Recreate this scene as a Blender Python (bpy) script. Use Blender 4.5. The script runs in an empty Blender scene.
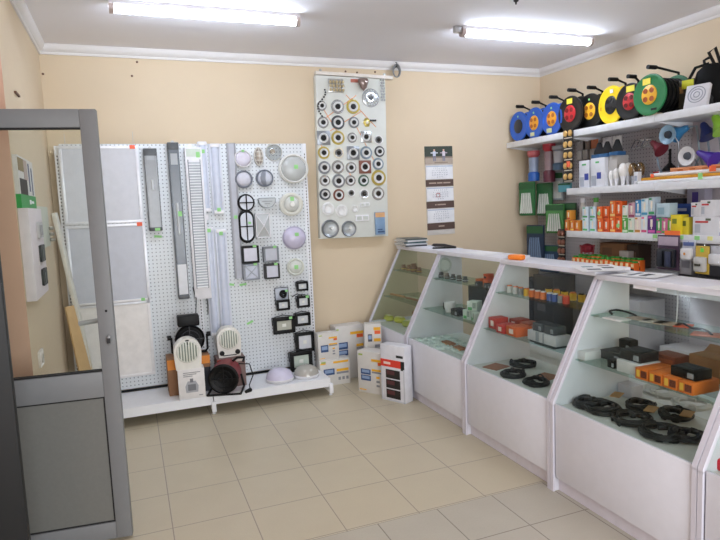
import bpy, bmesh, math, random
from mathutils import Vector, Matrix, Euler
PI = math.pi
rnd = random.Random(7)
SC = bpy.context.scene
COL = SC.collection

# ------------------------------------------------------------------ camera
FPX = 594.8
CAM = Vector((-0.0928, -4.6573, 1.5984))
YAW, PIT, ROL = 0.367297, -0.107685, -0.041929
_f = Vector((math.sin(YAW)*math.cos(PIT), math.cos(YAW)*math.cos(PIT), math.sin(PIT)))
_r = Vector((math.cos(YAW), -math.sin(YAW), 0))
_u = _r.cross(_f)
CR = math.cos(ROL)*_r + math.sin(ROL)*_u
CU = -math.sin(ROL)*_r + math.cos(ROL)*_u
cam_d = bpy.data.cameras.new('camera')
cam_d.sensor_width = 36.0
cam_d.lens = FPX/720*36.0
cam_d.clip_start = 0.05
cam = bpy.data.objects.new('camera', cam_d)
cam.matrix_world = Matrix(((CR.x, CU.x, -_f.x, CAM.x), (CR.y, CU.y, -_f.y, CAM.y), (CR.z, CU.z, -_f.z, CAM.z), (0, 0, 0, 1)))
COL.objects.link(cam)
SC.camera = cam

# ------------------------------------------------------------------ world, daylight, exposure
wd = bpy.data.worlds.new('world'); SC.world = wd; wd.use_nodes = True
wd.node_tree.nodes['Background'].inputs[0].default_value = (0.75, 0.85, 1.0, 1)
wd.node_tree.nodes['Background'].inputs[1].default_value = 0.6
dl = bpy.data.lights.new('shop_window_daylight', 'AREA')
dl.shape = 'RECTANGLE'; dl.size = 2.8; dl.size_y = 1.9; dl.energy = 120; dl.color = (0.95, 0.97, 1.0)
dlo = bpy.data.objects.new('shop_window_daylight', dl)
dlo.location = (0.9, -6.15, 1.45); dlo.rotation_euler = (PI/2, 0, 0)      # shines along +Y into the room
COL.objects.link(dlo)
TUBE_STRENGTH = 47.0
SC.view_settings.view_transform = 'Standard'
SC.view_settings.look = 'None'
SC.view_settings.gamma = 1.0
SC.view_settings.use_curve_mapping = False
SC.view_settings.exposure = 0.08
SC.cycles.transparent_max_bounces = 24
SC.cycles.max_bounces = 10
SC.cycles.use_denoising = True

# ------------------------------------------------------------------ pixel of the photograph -> point on a real plane
def ray(px, py):
    return CR*((px-360)/FPX) + CU*(-(py-270)/FPX) + _f
def on(axis, v, px, py):
    d = ray(px, py); t = (v-CAM[axis])/d[axis]
    return CAM + d*t
def onx(px, py, x): return on(0, x, px, py)
def ony(px, py, y): return on(1, y, px, py)
def onz(px, py, z): return on(2, z, px, py)

# ------------------------------------------------------------------ materials
def lin(h):
    h = h.lstrip('#'); c = [int(h[i:i+2], 16)/255 for i in (0, 2, 4)]
    return [x/12.92 if x <= .04045 else ((x+.055)/1.055)**2.4 for x in c]
_M = {}
def M(h, rough=.5, metal=0.0, vary=.05, scale=18.0, trans=0.0, spec=.5):
    key = (h, rough, metal, vary, scale, trans, spec)
    if key in _M: return _M[key]
    m = bpy.data.materials.new('mat_'+h.strip('#')); m.use_nodes = True
    nt = m.node_tree; b = nt.nodes['Principled BSDF']
    c = lin(h)
    tc = nt.nodes.new('ShaderNodeTexCoord'); nz = nt.nodes.new('ShaderNodeTexNoise')
    nz.inputs['Scale'].default_value = scale; nz.inputs['Detail'].default_value = 3
    nt.links.new(tc.outputs['Object'], nz.inputs['Vector'])
    rp = nt.nodes.new('ShaderNodeValToRGB')
    rp.color_ramp.elements[0].position = .3; rp.color_ramp.elements[1].position = .7
    rp.color_ramp.elements[0].color = [max(0, x*(1-vary)) for x in c]+[1]
    rp.color_ramp.elements[1].color = [min(1, x*(1+vary)) for x in c]+[1]
    nt.links.new(nz.outputs['Fac'], rp.inputs['Fac']); nt.links.new(rp.outputs['Color'], b.inputs['Base Color'])
    b.inputs['Roughness'].default_value = rough; b.inputs['Metallic'].default_value = metal
    b.inputs['Transmission Weight'].default_value = trans
    b.inputs['Specular IOR Level'].default_value = spec
    _M[key] = m; return m
def emis(h, s):
    m = bpy.data.materials.new('mat_glow'); m.use_nodes = True; nt = m.node_tree
    b = nt.nodes['Principled BSDF']; c = lin(h)
    b.inputs['Base Color'].default_value = c+[1]
    b.inputs['Emission Color'].default_value = c+[1]; b.inputs['Emission Strength'].default_value = s
    return m
def glass(name, tint='#f4f8f6', base=.035, edge=.55, rough=.02):
    m = bpy.data.materials.new(name); m.use_nodes = True; nt = m.node_tree
    for n in list(nt.nodes): nt.nodes.remove(n)
    out = nt.nodes.new('ShaderNodeOutputMaterial'); mix = nt.nodes.new('ShaderNodeMixShader')
    tr = nt.nodes.new('ShaderNodeBsdfTransparent'); gl = nt.nodes.new('ShaderNodeBsdfGlossy')
    lw = nt.nodes.new('ShaderNodeLayerWeight'); lw.inputs['Blend'].default_value = .5
    pw = nt.nodes.new('ShaderNodeMath'); pw.operation = 'POWER'; pw.inputs[1].default_value = 4.0
    ma = nt.nodes.new('ShaderNodeMath'); ma.operation = 'MULTIPLY_ADD'; ma.inputs[1].default_value = edge; ma.inputs[2].default_value = base
    tr.inputs['Color'].default_value = lin(tint)+[1]
    gl.inputs['Roughness'].default_value = rough
    nt.links.new(lw.outputs['Facing'], pw.inputs[0]); nt.links.new(pw.outputs[0], ma.inputs[0])
    nt.links.new(ma.outputs[0], mix.inputs['Fac']); nt.links.new(tr.outputs[0], mix.inputs[1]); nt.links.new(gl.outputs[0], mix.inputs[2])
    nt.links.new(mix.outputs[0], out.inputs['Surface'])
    return m
def nmath(nt, op, a, b=None):
    n = nt.nodes.new('ShaderNodeMath'); n.operation = op
    for i, v in enumerate((a, b)):
        if v is None: continue
        if isinstance(v, (int, float)): n.inputs[i].default_value = v
        else: nt.links.new(v, n.inputs[i])
    return n.outputs[0]
def mix_rgb(nt, fac, a, b):
    n = nt.nodes.new('ShaderNodeMix'); n.data_type = 'RGBA'
    for s, v in ((n.inputs[0], fac), (n.inputs[6], a), (n.inputs[7], b)):
        if hasattr(v, 'is_output'): nt.links.new(v, s)
        elif isinstance(v, (int, float)): s.default_value = v
        else: s.default_value = list(v)+[1]
    return n.outputs[2]
def grid_material(name, holes=True):
    m = bpy.data.materials.new(name); m.use_nodes = True; nt = m.node_tree; b = nt.nodes['Principled BSDF']
    tc = nt.nodes.new('ShaderNodeTexCoord'); sp = nt.nodes.new('ShaderNodeSeparateXYZ')
    nt.links.new(tc.outputs['Object'], sp.inputs[0])
    return m, nt, b, sp
def pegboard_material(col='#e2e7ea', hole='#8f959b', pitch=.031, rad=.0052, horiz='X'):
    m, nt, b, sp = grid_material('mat_pegboard')
    def cell(o):
        x = nmath(nt, 'DIVIDE', o, pitch); f = nmath(nt, 'FRACT', x)
        return nmath(nt, 'SUBTRACT', f, .5)
    u, v = cell(sp.outputs[horiz]), cell(sp.outputs['Z'])
    d = nmath(nt, 'SQRT', nmath(nt, 'ADD', nmath(nt, 'MULTIPLY', u, u), nmath(nt, 'MULTIPLY', v, v)))
    fac = nmath(nt, 'LESS_THAN', d, rad/pitch)
    nt.links.new(mix_rgb(nt, fac, lin(col), lin(hole)), b.inputs['Base Color'])
    b.inputs['Roughness'].default_value = .45
    return m
def floor_material():
    m, nt, b, sp = grid_material('mat_floor')
    X, Y = sp.outputs['X'], sp.outputs['Y']
    def lines(o, off, s, w):
        f = nmath(nt, 'FRACT', nmath(nt, 'DIVIDE', nmath(nt, 'SUBTRACT', o, off), s))
        e = nmath(nt, 'MINIMUM', f, nmath(nt, 'SUBTRACT', 1.0, f))
        return nmath(nt, 'LESS_THAN', e, w/s/2)
    def cell_id(off_x, off_y, s):
        a = nmath(nt, 'FLOOR', nmath(nt, 'DIVIDE', nmath(nt, 'SUBTRACT', X, off_x), s))
        c = nmath(nt, 'FLOOR', nmath(nt, 'DIVIDE', nmath(nt, 'SUBTRACT', Y, off_y), s))
        cb = nt.nodes.new('ShaderNodeCombineXYZ'); nt.links.new(a, cb.inputs[0]); nt.links.new(c, cb.inputs[1])
        wn = nt.nodes.new('ShaderNodeTexWhiteNoise'); nt.links.new(cb.outputs[0], wn.inputs['Vector'])
        return wn.outputs['Value']
    front = nmath(nt, 'LESS_THAN', Y, -2.012)
    gA = nmath(nt, 'MAXIMUM', lines(X, 0, .4, .0055), lines(Y, 0, .4, .0055))
    gB = nmath(nt, 'MAXIMUM', lines(X, .962, .337, .006), lines(Y, -2.012, .337, .006))
    nz = nt.nodes.new('ShaderNodeTexNoise'); nz.inputs['Scale'].default_value = 5.0; nz.inputs['Detail'].default_value = 6
    tc2 = nt.nodes.new('ShaderNodeTexCoord'); nt.links.new(tc2.outputs['Object'], nz.inputs['Vector'])
    nz2 = nt.nodes.new('ShaderNodeTexNoise'); nz2.inputs['Scale'].default_value = 120.0; nt.links.new(tc2.outputs['Object'], nz2.inputs['Vector'])
    speck = nmath(nt, 'ADD', nmath(nt, 'MULTIPLY', nz.outputs['Fac'], .5), nmath(nt, 'MULTIPLY', nz2.outputs['Fac'], .5))
    A = mix_rgb(nt, speck, lin('#b9ae95'), lin('#cec4ab'))
    A = mix_rgb(nt, nmath(nt, 'MULTIPLY', cell_id(0, 0, .4), .25), A, lin('#c0b399'))
    Bc = mix_rgb(nt, speck, lin('#aaa393'), lin('#c3bcac'))
    Bc = mix_rgb(nt, nmath(nt, 'MULTIPLY', cell_id(.962, -2.012, .337), .3), Bc, lin('#b9b0a4'))
    A = mix_rgb(nt, gA, A, lin('#95897a')); Bc = mix_rgb(nt, gB, Bc, lin('#857c70'))
    nt.links.new(mix_rgb(nt, front, A, Bc), b.inputs['Base Color'])
    b.inputs['Roughness'].default_value = .33
    return m

WHITE = M('#eeeef2', .4); WHITE2 = M('#e6e4e8', .45); OFFW = M('#dcd9d2', .55)
BLACK = M('#0b0c0e', .5, spec=.3); DARK = M('#1f2125', .5); GREY = M('#8e9096', .5); LGREY = M('#b9bcc2', .5); MGREY = M('#6f7379', .45)
SILVER = M('#c4c6c8', .28, .9); CHROME = M('#d8dadc', .15, 1.0); GOLD = M('#cdb45a', .3, .8)
GREENTAG = M('#98d98c', .6); ORTAG = M('#f06a48', .6)
ORANGE = M('#f07a22', .5); YELLOW = M('#f5d41c', .45); RED = M('#c8242c', .45); BLUE = M('#1f56b8', .4); GREEN = M('#1f7a45', .4)
BROWN = M('#6a4a3c', .6); CARD = M('#a87b52', .75); KRAFT = M('#8c6547', .75)
GLASS = glass('mat_glass', '#f4f8f6', .008, .4, .1); SHELFGLASS = glass('mat_shelf_glass', '#e6f2ee', .03, .25, .06); DOORGLASS = glass('mat_door_glass', '#f6f8f6', .02, .4)
CLEAR = glass('mat_clear_plastic', '#f3f4f4', .05, .5, .08); FROST = M('#dfe4e4', .25, 0, .08, 30)
PEG = pegboard_material(); PEGX = pegboard_material('#bdb9bd', '#77747a', horiz='Y')

# ------------------------------------------------------------------ mesh builder
class B:
    def __init__(s, mat=None):
        s.bm = bmesh.new(); s.mats = []; s.mi = 0; s.T = Matrix.Identity(4)
        if mat: s.m(mat)
    def m(s, mat):
        if mat not in s.mats: s.mats.append(mat)
        s.mi = s.mats.index(mat); return s
    def t(s, loc=(0, 0, 0), rot=(0, 0, 0)):
        s.T = Matrix.Translation(loc) @ Euler(rot).to_matrix().to_4x4(); return s
    def v(s, co): return s.bm.verts.new(s.T @ Vector(co))
    def f(s, vs):
        try: fc = s.bm.faces.new(vs)
        except ValueError: return None
        fc.material_index = s.mi; fc.smooth = True; return fc
    def box(s, x0, x1, y0, y1, z0, z1, bev=0.0, seg=2):
        c = [s.v((x, y, z)) for x in (x0, x1) for y in (y0, y1) for z in (z0, z1)]
        fs = [s.f([c[i] for i in q]) for q in ((0, 1, 3, 2), (4, 6, 7, 5), (0, 4, 5, 1), (2, 3, 7, 6), (0, 2, 6, 4), (1, 5, 7, 3))]
        if bev:
            es = {e for f in fs for e in f.edges}
            r = bmesh.ops.bevel(s.bm, geom=list(es), offset=bev, segments=seg, profile=.5, affect='EDGES', material=s.mi)
            for f in r['faces']: f.smooth = True
        return s
    def cbox(s, c, d, bev=0.0):
        return s.box(c[0]-d[0]/2, c[0]+d[0]/2, c[1]-d[1]/2, c[1]+d[1]/2, c[2]-d[2]/2, c[2]+d[2]/2, bev)
    def prism(s, pts, a, b, axis='y'):
        def mk(p, h):
            return {'y': (p[0], h, p[1]), 'x': (h, p[0], p[1]), 'z': (p[0], p[1], h)}[axis]
        A = [s.v(mk(p, a)) for p in pts]; Bv = [s.v(mk(p, b)) for p in pts]; n = len(pts)
        s.f(A); s.f(Bv[::-1])
        for i in range(n): s.f([A[i], Bv[i], Bv[(i+1) % n], A[(i+1) % n]])
        return s
    def lathe(s, prof, axis='z', seg=24, c=(0, 0, 0), sx=1.0, sy=1.0, cap=True):
        # prof: (radius, height) pairs; axis 'z' up, '-y' towards the viewer of a wall, 'x'
        def mk(r, h, a):
            p, q = r*math.cos(a)*sx, r*math.sin(a)*sy
            return {'z': (c[0]+p, c[1]+q, c[2]+h), '-y': (c[0]+p, c[1]-h, c[2]+q), 'x': (c[0]+h, c[1]+p, c[2]+q)}[axis]
        rings = []
        for r, h in prof:
            rings.append([s.v(mk(0, h, 0))] if r < 1e-6 else [s.v(mk(r, h, 2*PI*i/seg)) for i in range(seg)])
        for A, Bq in zip(rings, rings[1:]):
            for i in range(seg):
                j = (i+1) % seg
                if len(A) == 1 and len(Bq) > 1: s.f([A[0], Bq[i], Bq[j]])
                elif len(Bq) == 1 and len(A) > 1: s.f([A[i], A[j], Bq[0]])
                elif len(A) > 1: s.f([A[i], A[j], Bq[j], Bq[i]])
        for rg, (r, h) in ((rings[0], prof[0]), (rings[-1], prof[-1])):
            if len(rg) > 1 and cap: s.f(rg)
        return s
    def cyl(s, p0, p1, r0, r1=None, seg=12):
        return s.tube([p0, p1], r0, seg, r1)
    def tube(s, pts, r, seg=8, r1=None, closed=False):
        pts = [Vector(p) for p in pts]; n = len(pts); rings = []; up = None
        for i, p in enumerate(pts):
            if closed: d = (pts[(i+1) % n]-pts[i-1])
            else: d = pts[min(i+1, n-1)]-pts[max(i-1, 0)]
            d.normalize()
            if up is None: up = Vector((0, 0, 1)) if abs(d.z) < .9 else Vector((1, 0, 0))
            a = d.cross(up)
            if a.length < 1e-4: a = d.orthogonal()
            a.normalize(); b = a.cross(d).normalized(); up = b
            rr = r if r1 is None else r+(r1-r)*i/(n-1)
            rings.append([s.v(p+a*rr*math.cos(2*PI*k/seg)+b*rr*math.sin(2*PI*k/seg)) for k in range(seg)])
        m = n if closed else n-1
        for i in range(m):
            A, Bq = rings[i], rings[(i+1) % n]
            for k in range(seg): s.f([A[k], A[(k+1) % seg], Bq[(k+1) % seg], Bq[k]])
        if not closed: s.f(rings[0][::-1]); s.f(rings[-1])
        return s
    def torus(s, R, r, axis='z', c=(0, 0, 0), n=28, seg=8, sx=1, sy=1):
        pts = []
        for i in range(n):
            a = 2*PI*i/n; p, q = R*math.cos(a)*sx, R*math.sin(a)*sy
            pts.append({'z': (c[0]+p, c[1]+q, c[2]), '-y': (c[0]+p, c[1], c[2]+q), 'x': (c[0], c[1]+p, c[2]+q)}[axis])
        return s.tube(pts, r, seg, closed=True)
    def sphere(s, c, r, sz=1.0, seg=16):
        n = 9; prof = [(r*math.sin(PI*i/n), -r*sz*math.cos(PI*i/n)) for i in range(n+1)]
        prof[0] = (0, -r*sz); prof[-1] = (0, r*sz)
        return s.lathe(prof, 'z', seg, c)
    def finish(s, name):
        bmesh.ops.recalc_face_normals(s.bm, faces=s.bm.faces[:])
        me = bpy.data.meshes.new(name); s.bm.to_mesh(me); s.bm.free()
        for m in s.mats: me.materials.append(m)
        me.set_sharp_from_angle(angle=math.radians(38))
        return me

def obj(name, b, parent=None, label=None):
    o = bpy.data.objects.new(name, b.finish(name)); COL.objects.link(o)
    if parent: o.parent = parent
    if label: o['label'] = label
    return o
def tag(o, label, cat, group=None):
    o['label'] = label; o['category'] = cat
    if group: o['group'] = group
    return o
def thing(name, label, cat, loc, rz=0, group=None, rot=None):
    o = bpy.data.objects.new(name, None); COL.objects.link(o); o.empty_display_size = .05
    o.location = loc; o.rotation_euler = rot if rot else (0, 0, rz)
    return tag(o, label, cat, group)
def solo(name, b, label, cat, loc, rz=0, group=None, rot=None):
    o = obj(name, b); o.location = loc; o.rotation_euler = rot if rot else (0, 0, rz)
    return tag(o, label, cat, group)
def struct(name, b, parent=None):
    o = obj(name, b, parent); o['kind'] = 'structure'; return o
def dup(root, loc, rz=None, label=None, group=None, scale=None):
    r = root.copy(); COL.objects.link(r); r.location = loc
    if rz is not None: r.rotation_euler = rz if isinstance(rz, tuple) else (0, 0, rz)
    if label: r['label'] = label
    if group: r['group'] = group
    if scale: r.scale = scale if isinstance(scale, tuple) else (scale,)*3
    for ch in list(root.children):
        c = ch.copy(); COL.objects.link(c); c.parent = r
        for g in list(ch.children):
            d = g.copy(); COL.objects.link(d); d.parent = c
    return r
ORD = ['first', 'second', 'third', 'fourth', 'fifth', 'sixth', 'seventh', 'eighth', 'ninth', 'tenth', 'eleventh', 'twelfth', 'thirteenth', 'fourteenth', 'fifteenth', 'sixteenth']

# ================================================================== THE ROOM
YB, XL, XR, ZC = .62, -.63, 4.05, 2.93
PEACH = M('#dac8ac', .75, 0, .015, 3.0); PINK = M('#e0b8a0', .75, 0, .03, 3.0); CEIL = M('#f0eff5', .8, 0, .01, 2.0)
struct('floor', B(floor_material()).box(-1.75, 4.2, -6.4, .8, -.06, 0))
struct('ceiling', B(CEIL).box(-1.75, 4.2, -6.4, .8, ZC, ZC+.06))
struct('wall_back', B(PEACH).box(-.8, 4.2, YB, YB+.15, 0, ZC))
struct('wall_right', B(PEACH).box(XR, XR+.15, -6.4, YB, 0, ZC))
struct('wall_left', B(PEACH).box(XL-.15, XL, -1.095, YB, 0, ZC))
struct('wall_entry', B(PINK).box(-1.65, XL-.0005, -1.10, -1.0, 0, ZC))
struct('wall_entry_side', B(PINK).box(-1.75, -1.65, -6.4, -1.0, 0, ZC))
wf = B(PEACH)
wf.box(-1.75, -.6, -6.4, -6.25, 0, ZC).box(2.4, 4.2, -6.4, -6.25, 0, ZC).box(-.6, 2.4, -6.4, -6.25, 0, .4).box(-.6, 2.4, -6.4, -6.25, 2.5, ZC)
struct('wall_front', wf)
def cornice(name, pts0, pts1, inward):
    # stepped coving: profile swept from one corner to the next
    prof = [(0, 0), (.012, 0), (.016, .018), (.03, .024), (.045, .05), (.052, .072), (0, .072)]
    b = B(M('#e4e2e2', .7, 0, .01)); a0, a1 = Vector(pts0), Vector(pts1); n = Vector(inward); u = Vector((0, 0, 1))
    A = [b.v(a0+n*p[0]+u*p[1]) for p in prof]; C = [b.v(a1+n*p[0]+u*p[1]) for p in prof]
    for i in range(len(prof)): b.f([A[i], A[(i+1) % 7], C[(i+1) % 7], C[i]])
    b.f(A); b.f(C); struct(name, b)
zc0 = ZC-.0725
cornice('trim_1', (XL, YB, zc0), (XR, YB, zc0), (0, -1, 0))
cornice('trim_2', (XR, YB, zc0), (XR, -6.2, zc0), (-1, 0, 0))
cornice('trim_3', (XL, YB, zc0), (XL, -1.09, zc0), (1, 0, 0))

# ceiling lights --------------------------------------------------------------
TUBE = emis('#e4efff', TUBE_STRENGTH)
def ceiling_light(x0, x1, y, label, bracket=False):
    L = x1-x0
    t = thing('ceiling_light', label, 'ceiling light', ((x0+x1)/2, y, ZC), group='fluorescent ceiling lights')
    obj('housing', B(M('#d9d6da', .5)).box(-L/2, L/2, -.036, .036, -.026, 0, .004), t)
    d = B(TUBE); n = 14
    prof = [(.032*math.cos(2*PI*i/n), -.052+.020*math.sin(2*PI*i/n)) for i in range(n)]
    d.prism(prof, -L/2+.03, L/2-.03, 'x'); obj('diffuser', d, t, 'glowing white diffuser')
    for s in (-1, 1):
        e = B(M('#b8a8a4', .5)); prof2 = [(.037*math.cos(2*PI*i/n), -.039+.0385*math.sin(2*PI*i/n)) for i in range(n)]
        a, c = sorted((s*(L/2-.03), s*L/2)); e.prism(prof2, a, c, 'x'); obj('end_cap', e, t)
    if bracket: obj('mounting_bracket', B(SILVER).box(-L/2-.06, -L/2, -.02, .02, -.05, -.0, .004), t)
ceiling_light(-.10, 1.125, -.52, 'glowing fluorescent ceiling light on the left, nearer the door')
ceiling_light(2.40, 3.66, -.55, 'glowing fluorescent ceiling light on the right, above the cord reels', True)
h = onz(516, 0, ZC); solo('ceiling_hook', B(DARK).lathe([(.018, 0), (.016, -.01), (.006, -.014), (.006, -.028), (0, -.03)], 'z', 12), 'small dark hook on the ceiling at the top edge', 'hook', (h.x, h.y, ZC))
# small fixings on the walls
for px, py, lb in ((43, 74, 'dark wall plug near the top left corner of the back wall'), (137, 62, 'dark wall plug just under the cornice left of the ceiling light'), (132, 76, 'dark wall plug lower than the one under the cornice'),
                   (345.5, 71.5, 'dark wall plug above the lath of the spotlight board'), (357, 72.5, 'second dark wall plug above the lath of the spotlight board'), (375, 72, 'dark wall plug above the lath near the cable coil')):
    p = ony(px, py, YB); solo('wall_plug', B(BROWN).lathe([(.009, 0), (.009, .004), (.004, .007), (0, .007)], '-y', 10), lb, 'wall plug', (p.x, YB, p.z))
p = onx(16, 94, XL); solo('wall_nail', B(BROWN).box(0, .012, -.07, .07, -.005, .005), 'thin dark bracket strip on the left wall above the door', 'bracket', (XL, p.y, p.z))

# ================================================================== DOOR AND LEFT SIDE
ALU = M('#7b7d7f', .5, 0, .02); ALU2 = M('#72736f', .55, 0, .03, 60)
dr = bpy.data.objects.new('door_1', None); COL.objects.link(dr); dr['kind'] = 'structure'
dr.location = (-.19, -1.579, .01); dr.rotation_euler = (0, 0, -math.radians(6))     # local +x runs from the free edge outwards, -x to the hinge
DW = 1.02
def dpart(name, b, label=None):
    o = obj(name, b, dr, label); return o
dpart('stile', B(ALU).box(-.072, 0, -.025, .025, 0, 2.083, .003)); dpart('stile', B(ALU).box(-DW, -DW+.072, -.025, .025, 0, 2.083, .003))
dpart('rail', B(ALU).box(-DW+.072, -.072, -.025, .025, 2.0, 2.083, .003)); dpart('rail', B(ALU).box(-DW+.072, -.072, -.025, .025, .722, .846, .003))
dpart('rail', B(ALU).box(-DW+.072, -.072, -.025, .025, 0, .085, .003))
dpart('kick_panel', B(ALU2).box(-DW+.078, -.078, -.012, .012, .09, .718), 'textured grey lower panel')
gk = B(M('#17181a', .7)); 
for z0, z1 in ((.714, .722), (.085, .091), (.846, .853), (1.994, 2.0)): gk.box(-DW+.072, -.072, -.016, .016, z0, z1)
for z0, z1 in ((.091, .714),): gk.box(-.079, -.072, -.016, .016, z0, z1)
dpart('rubber_seal', gk, 'thin black glazing seal')
dpart('glass_pane', B(DOORGLASS).box(-DW+.07, -.07, -.004, .004, .85, 1.997))
lk = B(M('#8f9294', .4, .4)).lathe([(.012, 0), (.012, .012), (.008, .016), (0, .016)], '-y', 12, (-.028, -.025, 1.0), 1, 1.9); lk.m(DARK).box(-.036, -.02, -.043, -.038, .985, 1.01)
dpart('lock_cylinder', lk, 'worn metal lock cylinder')
dpart('handle_hole', B(BLACK).lathe([(.006, 0), (.006, .003), (0, .003)], '-y', 8, (-.03, -.024, 1.14)), 'dark screw hole')
hb = B(M('#b4b6ba', .4, .2)); hb.tube([(-.03, .025, 1.09), (-.03, .055, 1.09), (-.17, .06, 1.075)], .012, 8)
dpart('handle', hb)
# dark outer leaf at the very left
dd = thing('metal_door', 'black metal door leaf at the left edge of the picture', 'door', (-.572, -2.0, 0))
obj('leaf', B(M('#17191b', .55, 0)).box(-.85, 0, 0, .05, .01, 2.1, .004), dd)
hd = B(M('#cfd6d0', .4)).lathe([(.022, 0), (.023, .006), (.015, .014), (0, .015)], '-y', 16, (-.082, 0, 1.36), 1, 1.9); obj('escutcheon', hd, dd, 'pale lock rosette'); obj('handle', B(SILVER).tube([(-.082, -.01, 1.36), (-.082, -.05, 1.36), (-.19, -.052, 1.36)], .009), dd)

# socket display stand on the left wall
st = thing('display_stand', 'white socket display board with a green banner on the left wall', 'display board', (XL, -.82, 0))
def L(y0, y1, x0, x1, z0, z1, m, b=None, bev=0): return (b or B()).m(m).box(x0, x1, y0, y1, z0, z1, bev)
obj('panel', L(-.25, .26, 0, .05, 1.16, 1.66, M('#e9dfe2', .5), bev=.003), st)
ph = B(M('#d9d6d2', .5)).box(0, .022, -.25, .30, 1.735, 1.94)
ph.m(M('#8b7a55', .6)).box(.022, .0235, -.24, -.06, 1.86, 1.93).m(M('#3c342f', .6)).box(.022, .0235, -.22, .02, 1.735, 1.82).m(M('#b9a7a0', .6)).box(.022, .0235, -.06, .06, 1.82, 1.93).m(M('#6a6f86', .6)).box(.022, .0235, .1, .14, 1.76, 1.92).box(.022, .0235, .2, .235, 1.74, 1.9)
obj('photo_header', ph, st, 'photo strip at the top')
gb = B(M('#2f9a45', .5)).box(0, .024, -.25, .30, 1.66, 1.735); gb.m(WHITE).box(.024, .0252, .04, .10, 1.685, 1.71).box(.024, .0252, .12, .2, 1.69, 1.704)
obj('banner', gb, st, 'green banner with white logo')
for k, z in enumerate((1.535, 1.40, 1.262)):
    s_ = B(M('#c9c6c8', .4) if k == 0 else M('#2c2f2e', .4)).box(.05, .062, .0, .17, z-.048, z+.048, .012)
    s_.m(M('#a8a6a6', .4) if k == 0 else M('#565955', .4)).box(.062, .066, .03, .075, z-.03, z+.03, .004).box(.062, .066, .095, .14, z-.03, z+.03, .004)
    obj('socket', s_, st, 'pale double socket' if k == 0 else 'black double socket')
pn = thing('switch_board', 'pale grey-green sample card hanging on the left wall beside the rack', 'sample card', (XL, -.15, 1.41))
obj('board', B(M('#d3d6c8', .6)).box(0, .02, -.36, .19, 0, .27, .003), pn)
hk = B(M('#8a887c', .5))
for z in (.03, .07, .11): hk.box(.02, .05, .15, .185, z, z+.022, .004)
obj('toggle', hk, pn)
p = onx(40, 358, XL)
ol = thing('wall_socket', 'white oval wall socket low on the left wall, seen through the door glass', 'socket', (XL, p.y, p.z))
obj('plate', B(M('#efe9e2', .4)).box(0, .012, -.075, .075, -.045, .045, .012), ol); obj('outlet', B(M('#d6cfc6', .4)).lathe([(.03, .012), (.03, .018), (.024, .018), (.022, .008), (0, .008)], 'x', 16), ol)
# plank and white tube leaning in the corner beside the rack
def lean(name, label, cat, p0, p1, w, d, mat):
    p0, p1 = Vector(p0), Vector(p1); dv = p1-p0; q = dv.to_track_quat('Z', 'Y').to_euler()
    return solo(name, B(mat).box(-w/2, w/2, -d/2, d/2, 0, dv.length, .003), label, cat, p0, rot=q)
lean('wooden_plank', 'pale wooden plank leaning in front of the rack in the left corner', 'plank', (-.455, .27, .156), (-.545, .345, .93), .125, .018, M('#c9a878', .6, 0, .1, 6))
lean('white_batten', 'long white batten leaning in the left corner behind the plank', 'batten', (-.42, .345, .156), (-.605, .40, 1.64), .05, .03, M('#d9d8cf', .5))

# ================================================================== PERFORATED WALL RACK
PY = .50                                   # front face of the perforated panels
rk = thing('display_rack', 'white perforated steel display rack along the back wall', 'display rack', (.43, .5, 0))
X0, X1 = -.99, .98                          # local ends
RW = M('#eceef2', .4, 0, .02)
for k, x in enumerate((X0, 0, X1)):
    u = B(RW).box(x-.018, x+.018, .0, .06, 0, 2.165 if k else 2.15, .002)
    o = obj('upright', u, rk)
    sl = B(DARK)
    for i in range(70): sl.box(x-.0035, x+.0035, -.0015, 0, .2+i*.027, .2+i*.027+.014)
    obj('slots', sl, o, 'dark slots of the upright')
sd = B(DARK)
for i in range(70): sd.box(X1+.018, X1+.0195, .02, .035, .2+i*.027, .2+i*.027+.014)
obj('side_slots', sd, rk, 'dark slots on the right edge')
for a, c in ((X0+.018, -.018), (.018, X1-.018)):
    obj('perforated_panel', B(PEG).box(a, c, .0025, .02, .175, 2.165, .001), rk)
    b = B(RW); b.prism([(-.45, .152), (-.012, .152), (-.012, .075), (-.04, .075), (-.04, .135), (-.43, .135), (-.43, .08), (-.45, .08)], a-.014, c+.014, 'x')
    obj('base_shelf', b, rk)
    obj('gap_shade', B(BLACK).box(a, c, -.004, .0, .153, .172), rk, 'black strip for the shade in the gap behind the base shelf')  # black strip stands in for the shade behind the base shelf
for x in (X0, 0, X1):
    f = B(RW).box(x-.018, x+.018, -.445, .0, .03, .10, .002); o = obj('foot', f, rk)
    g = B(RW).box(x-.017, x+.017, -.462, -.445, .02, .105, .002).lathe([(.016, 0), (.016, .006), (.006, .012), (.006, .04)], 'z', 10, (x, -.43, .0)); obj('levelling_screw', g, rk)
    obj('levelling_screw', B(RW).lathe([(.016, 0), (.016, .006), (.006, .012), (.006, .04)], 'z', 10, (x, -.06, .0)), rk)

def W(px, py, y=PY): return ony(px, py, y)
def wlen(px, y=PY): return 0
def mper(px, py, y=PY):                    # metres per pixel on that plane, horizontally and vertically
    a, c, d = ony(px, py, y), ony(px+1, py, y), ony(px, py+1, y)
    return (c-a).length, (a-d).length
def tag_part(parent, x, z, y=0, col=GREENTAG, w=.03, h=.022):
    return obj('price_tag', B(col).box(x-w/2, x+w/2, y-.0015, y, z-h/2, z+h/2), parent, 'bright %s price tag' % ('green' if col is GREENTAG else 'orange'))
def hookpart(parent, x, z, back, front):
    return obj('hook', B(SILVER).tube([(x, back, z), (x, front, z), (x, front-.004, z+.012)], .0025, 6), parent)

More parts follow.
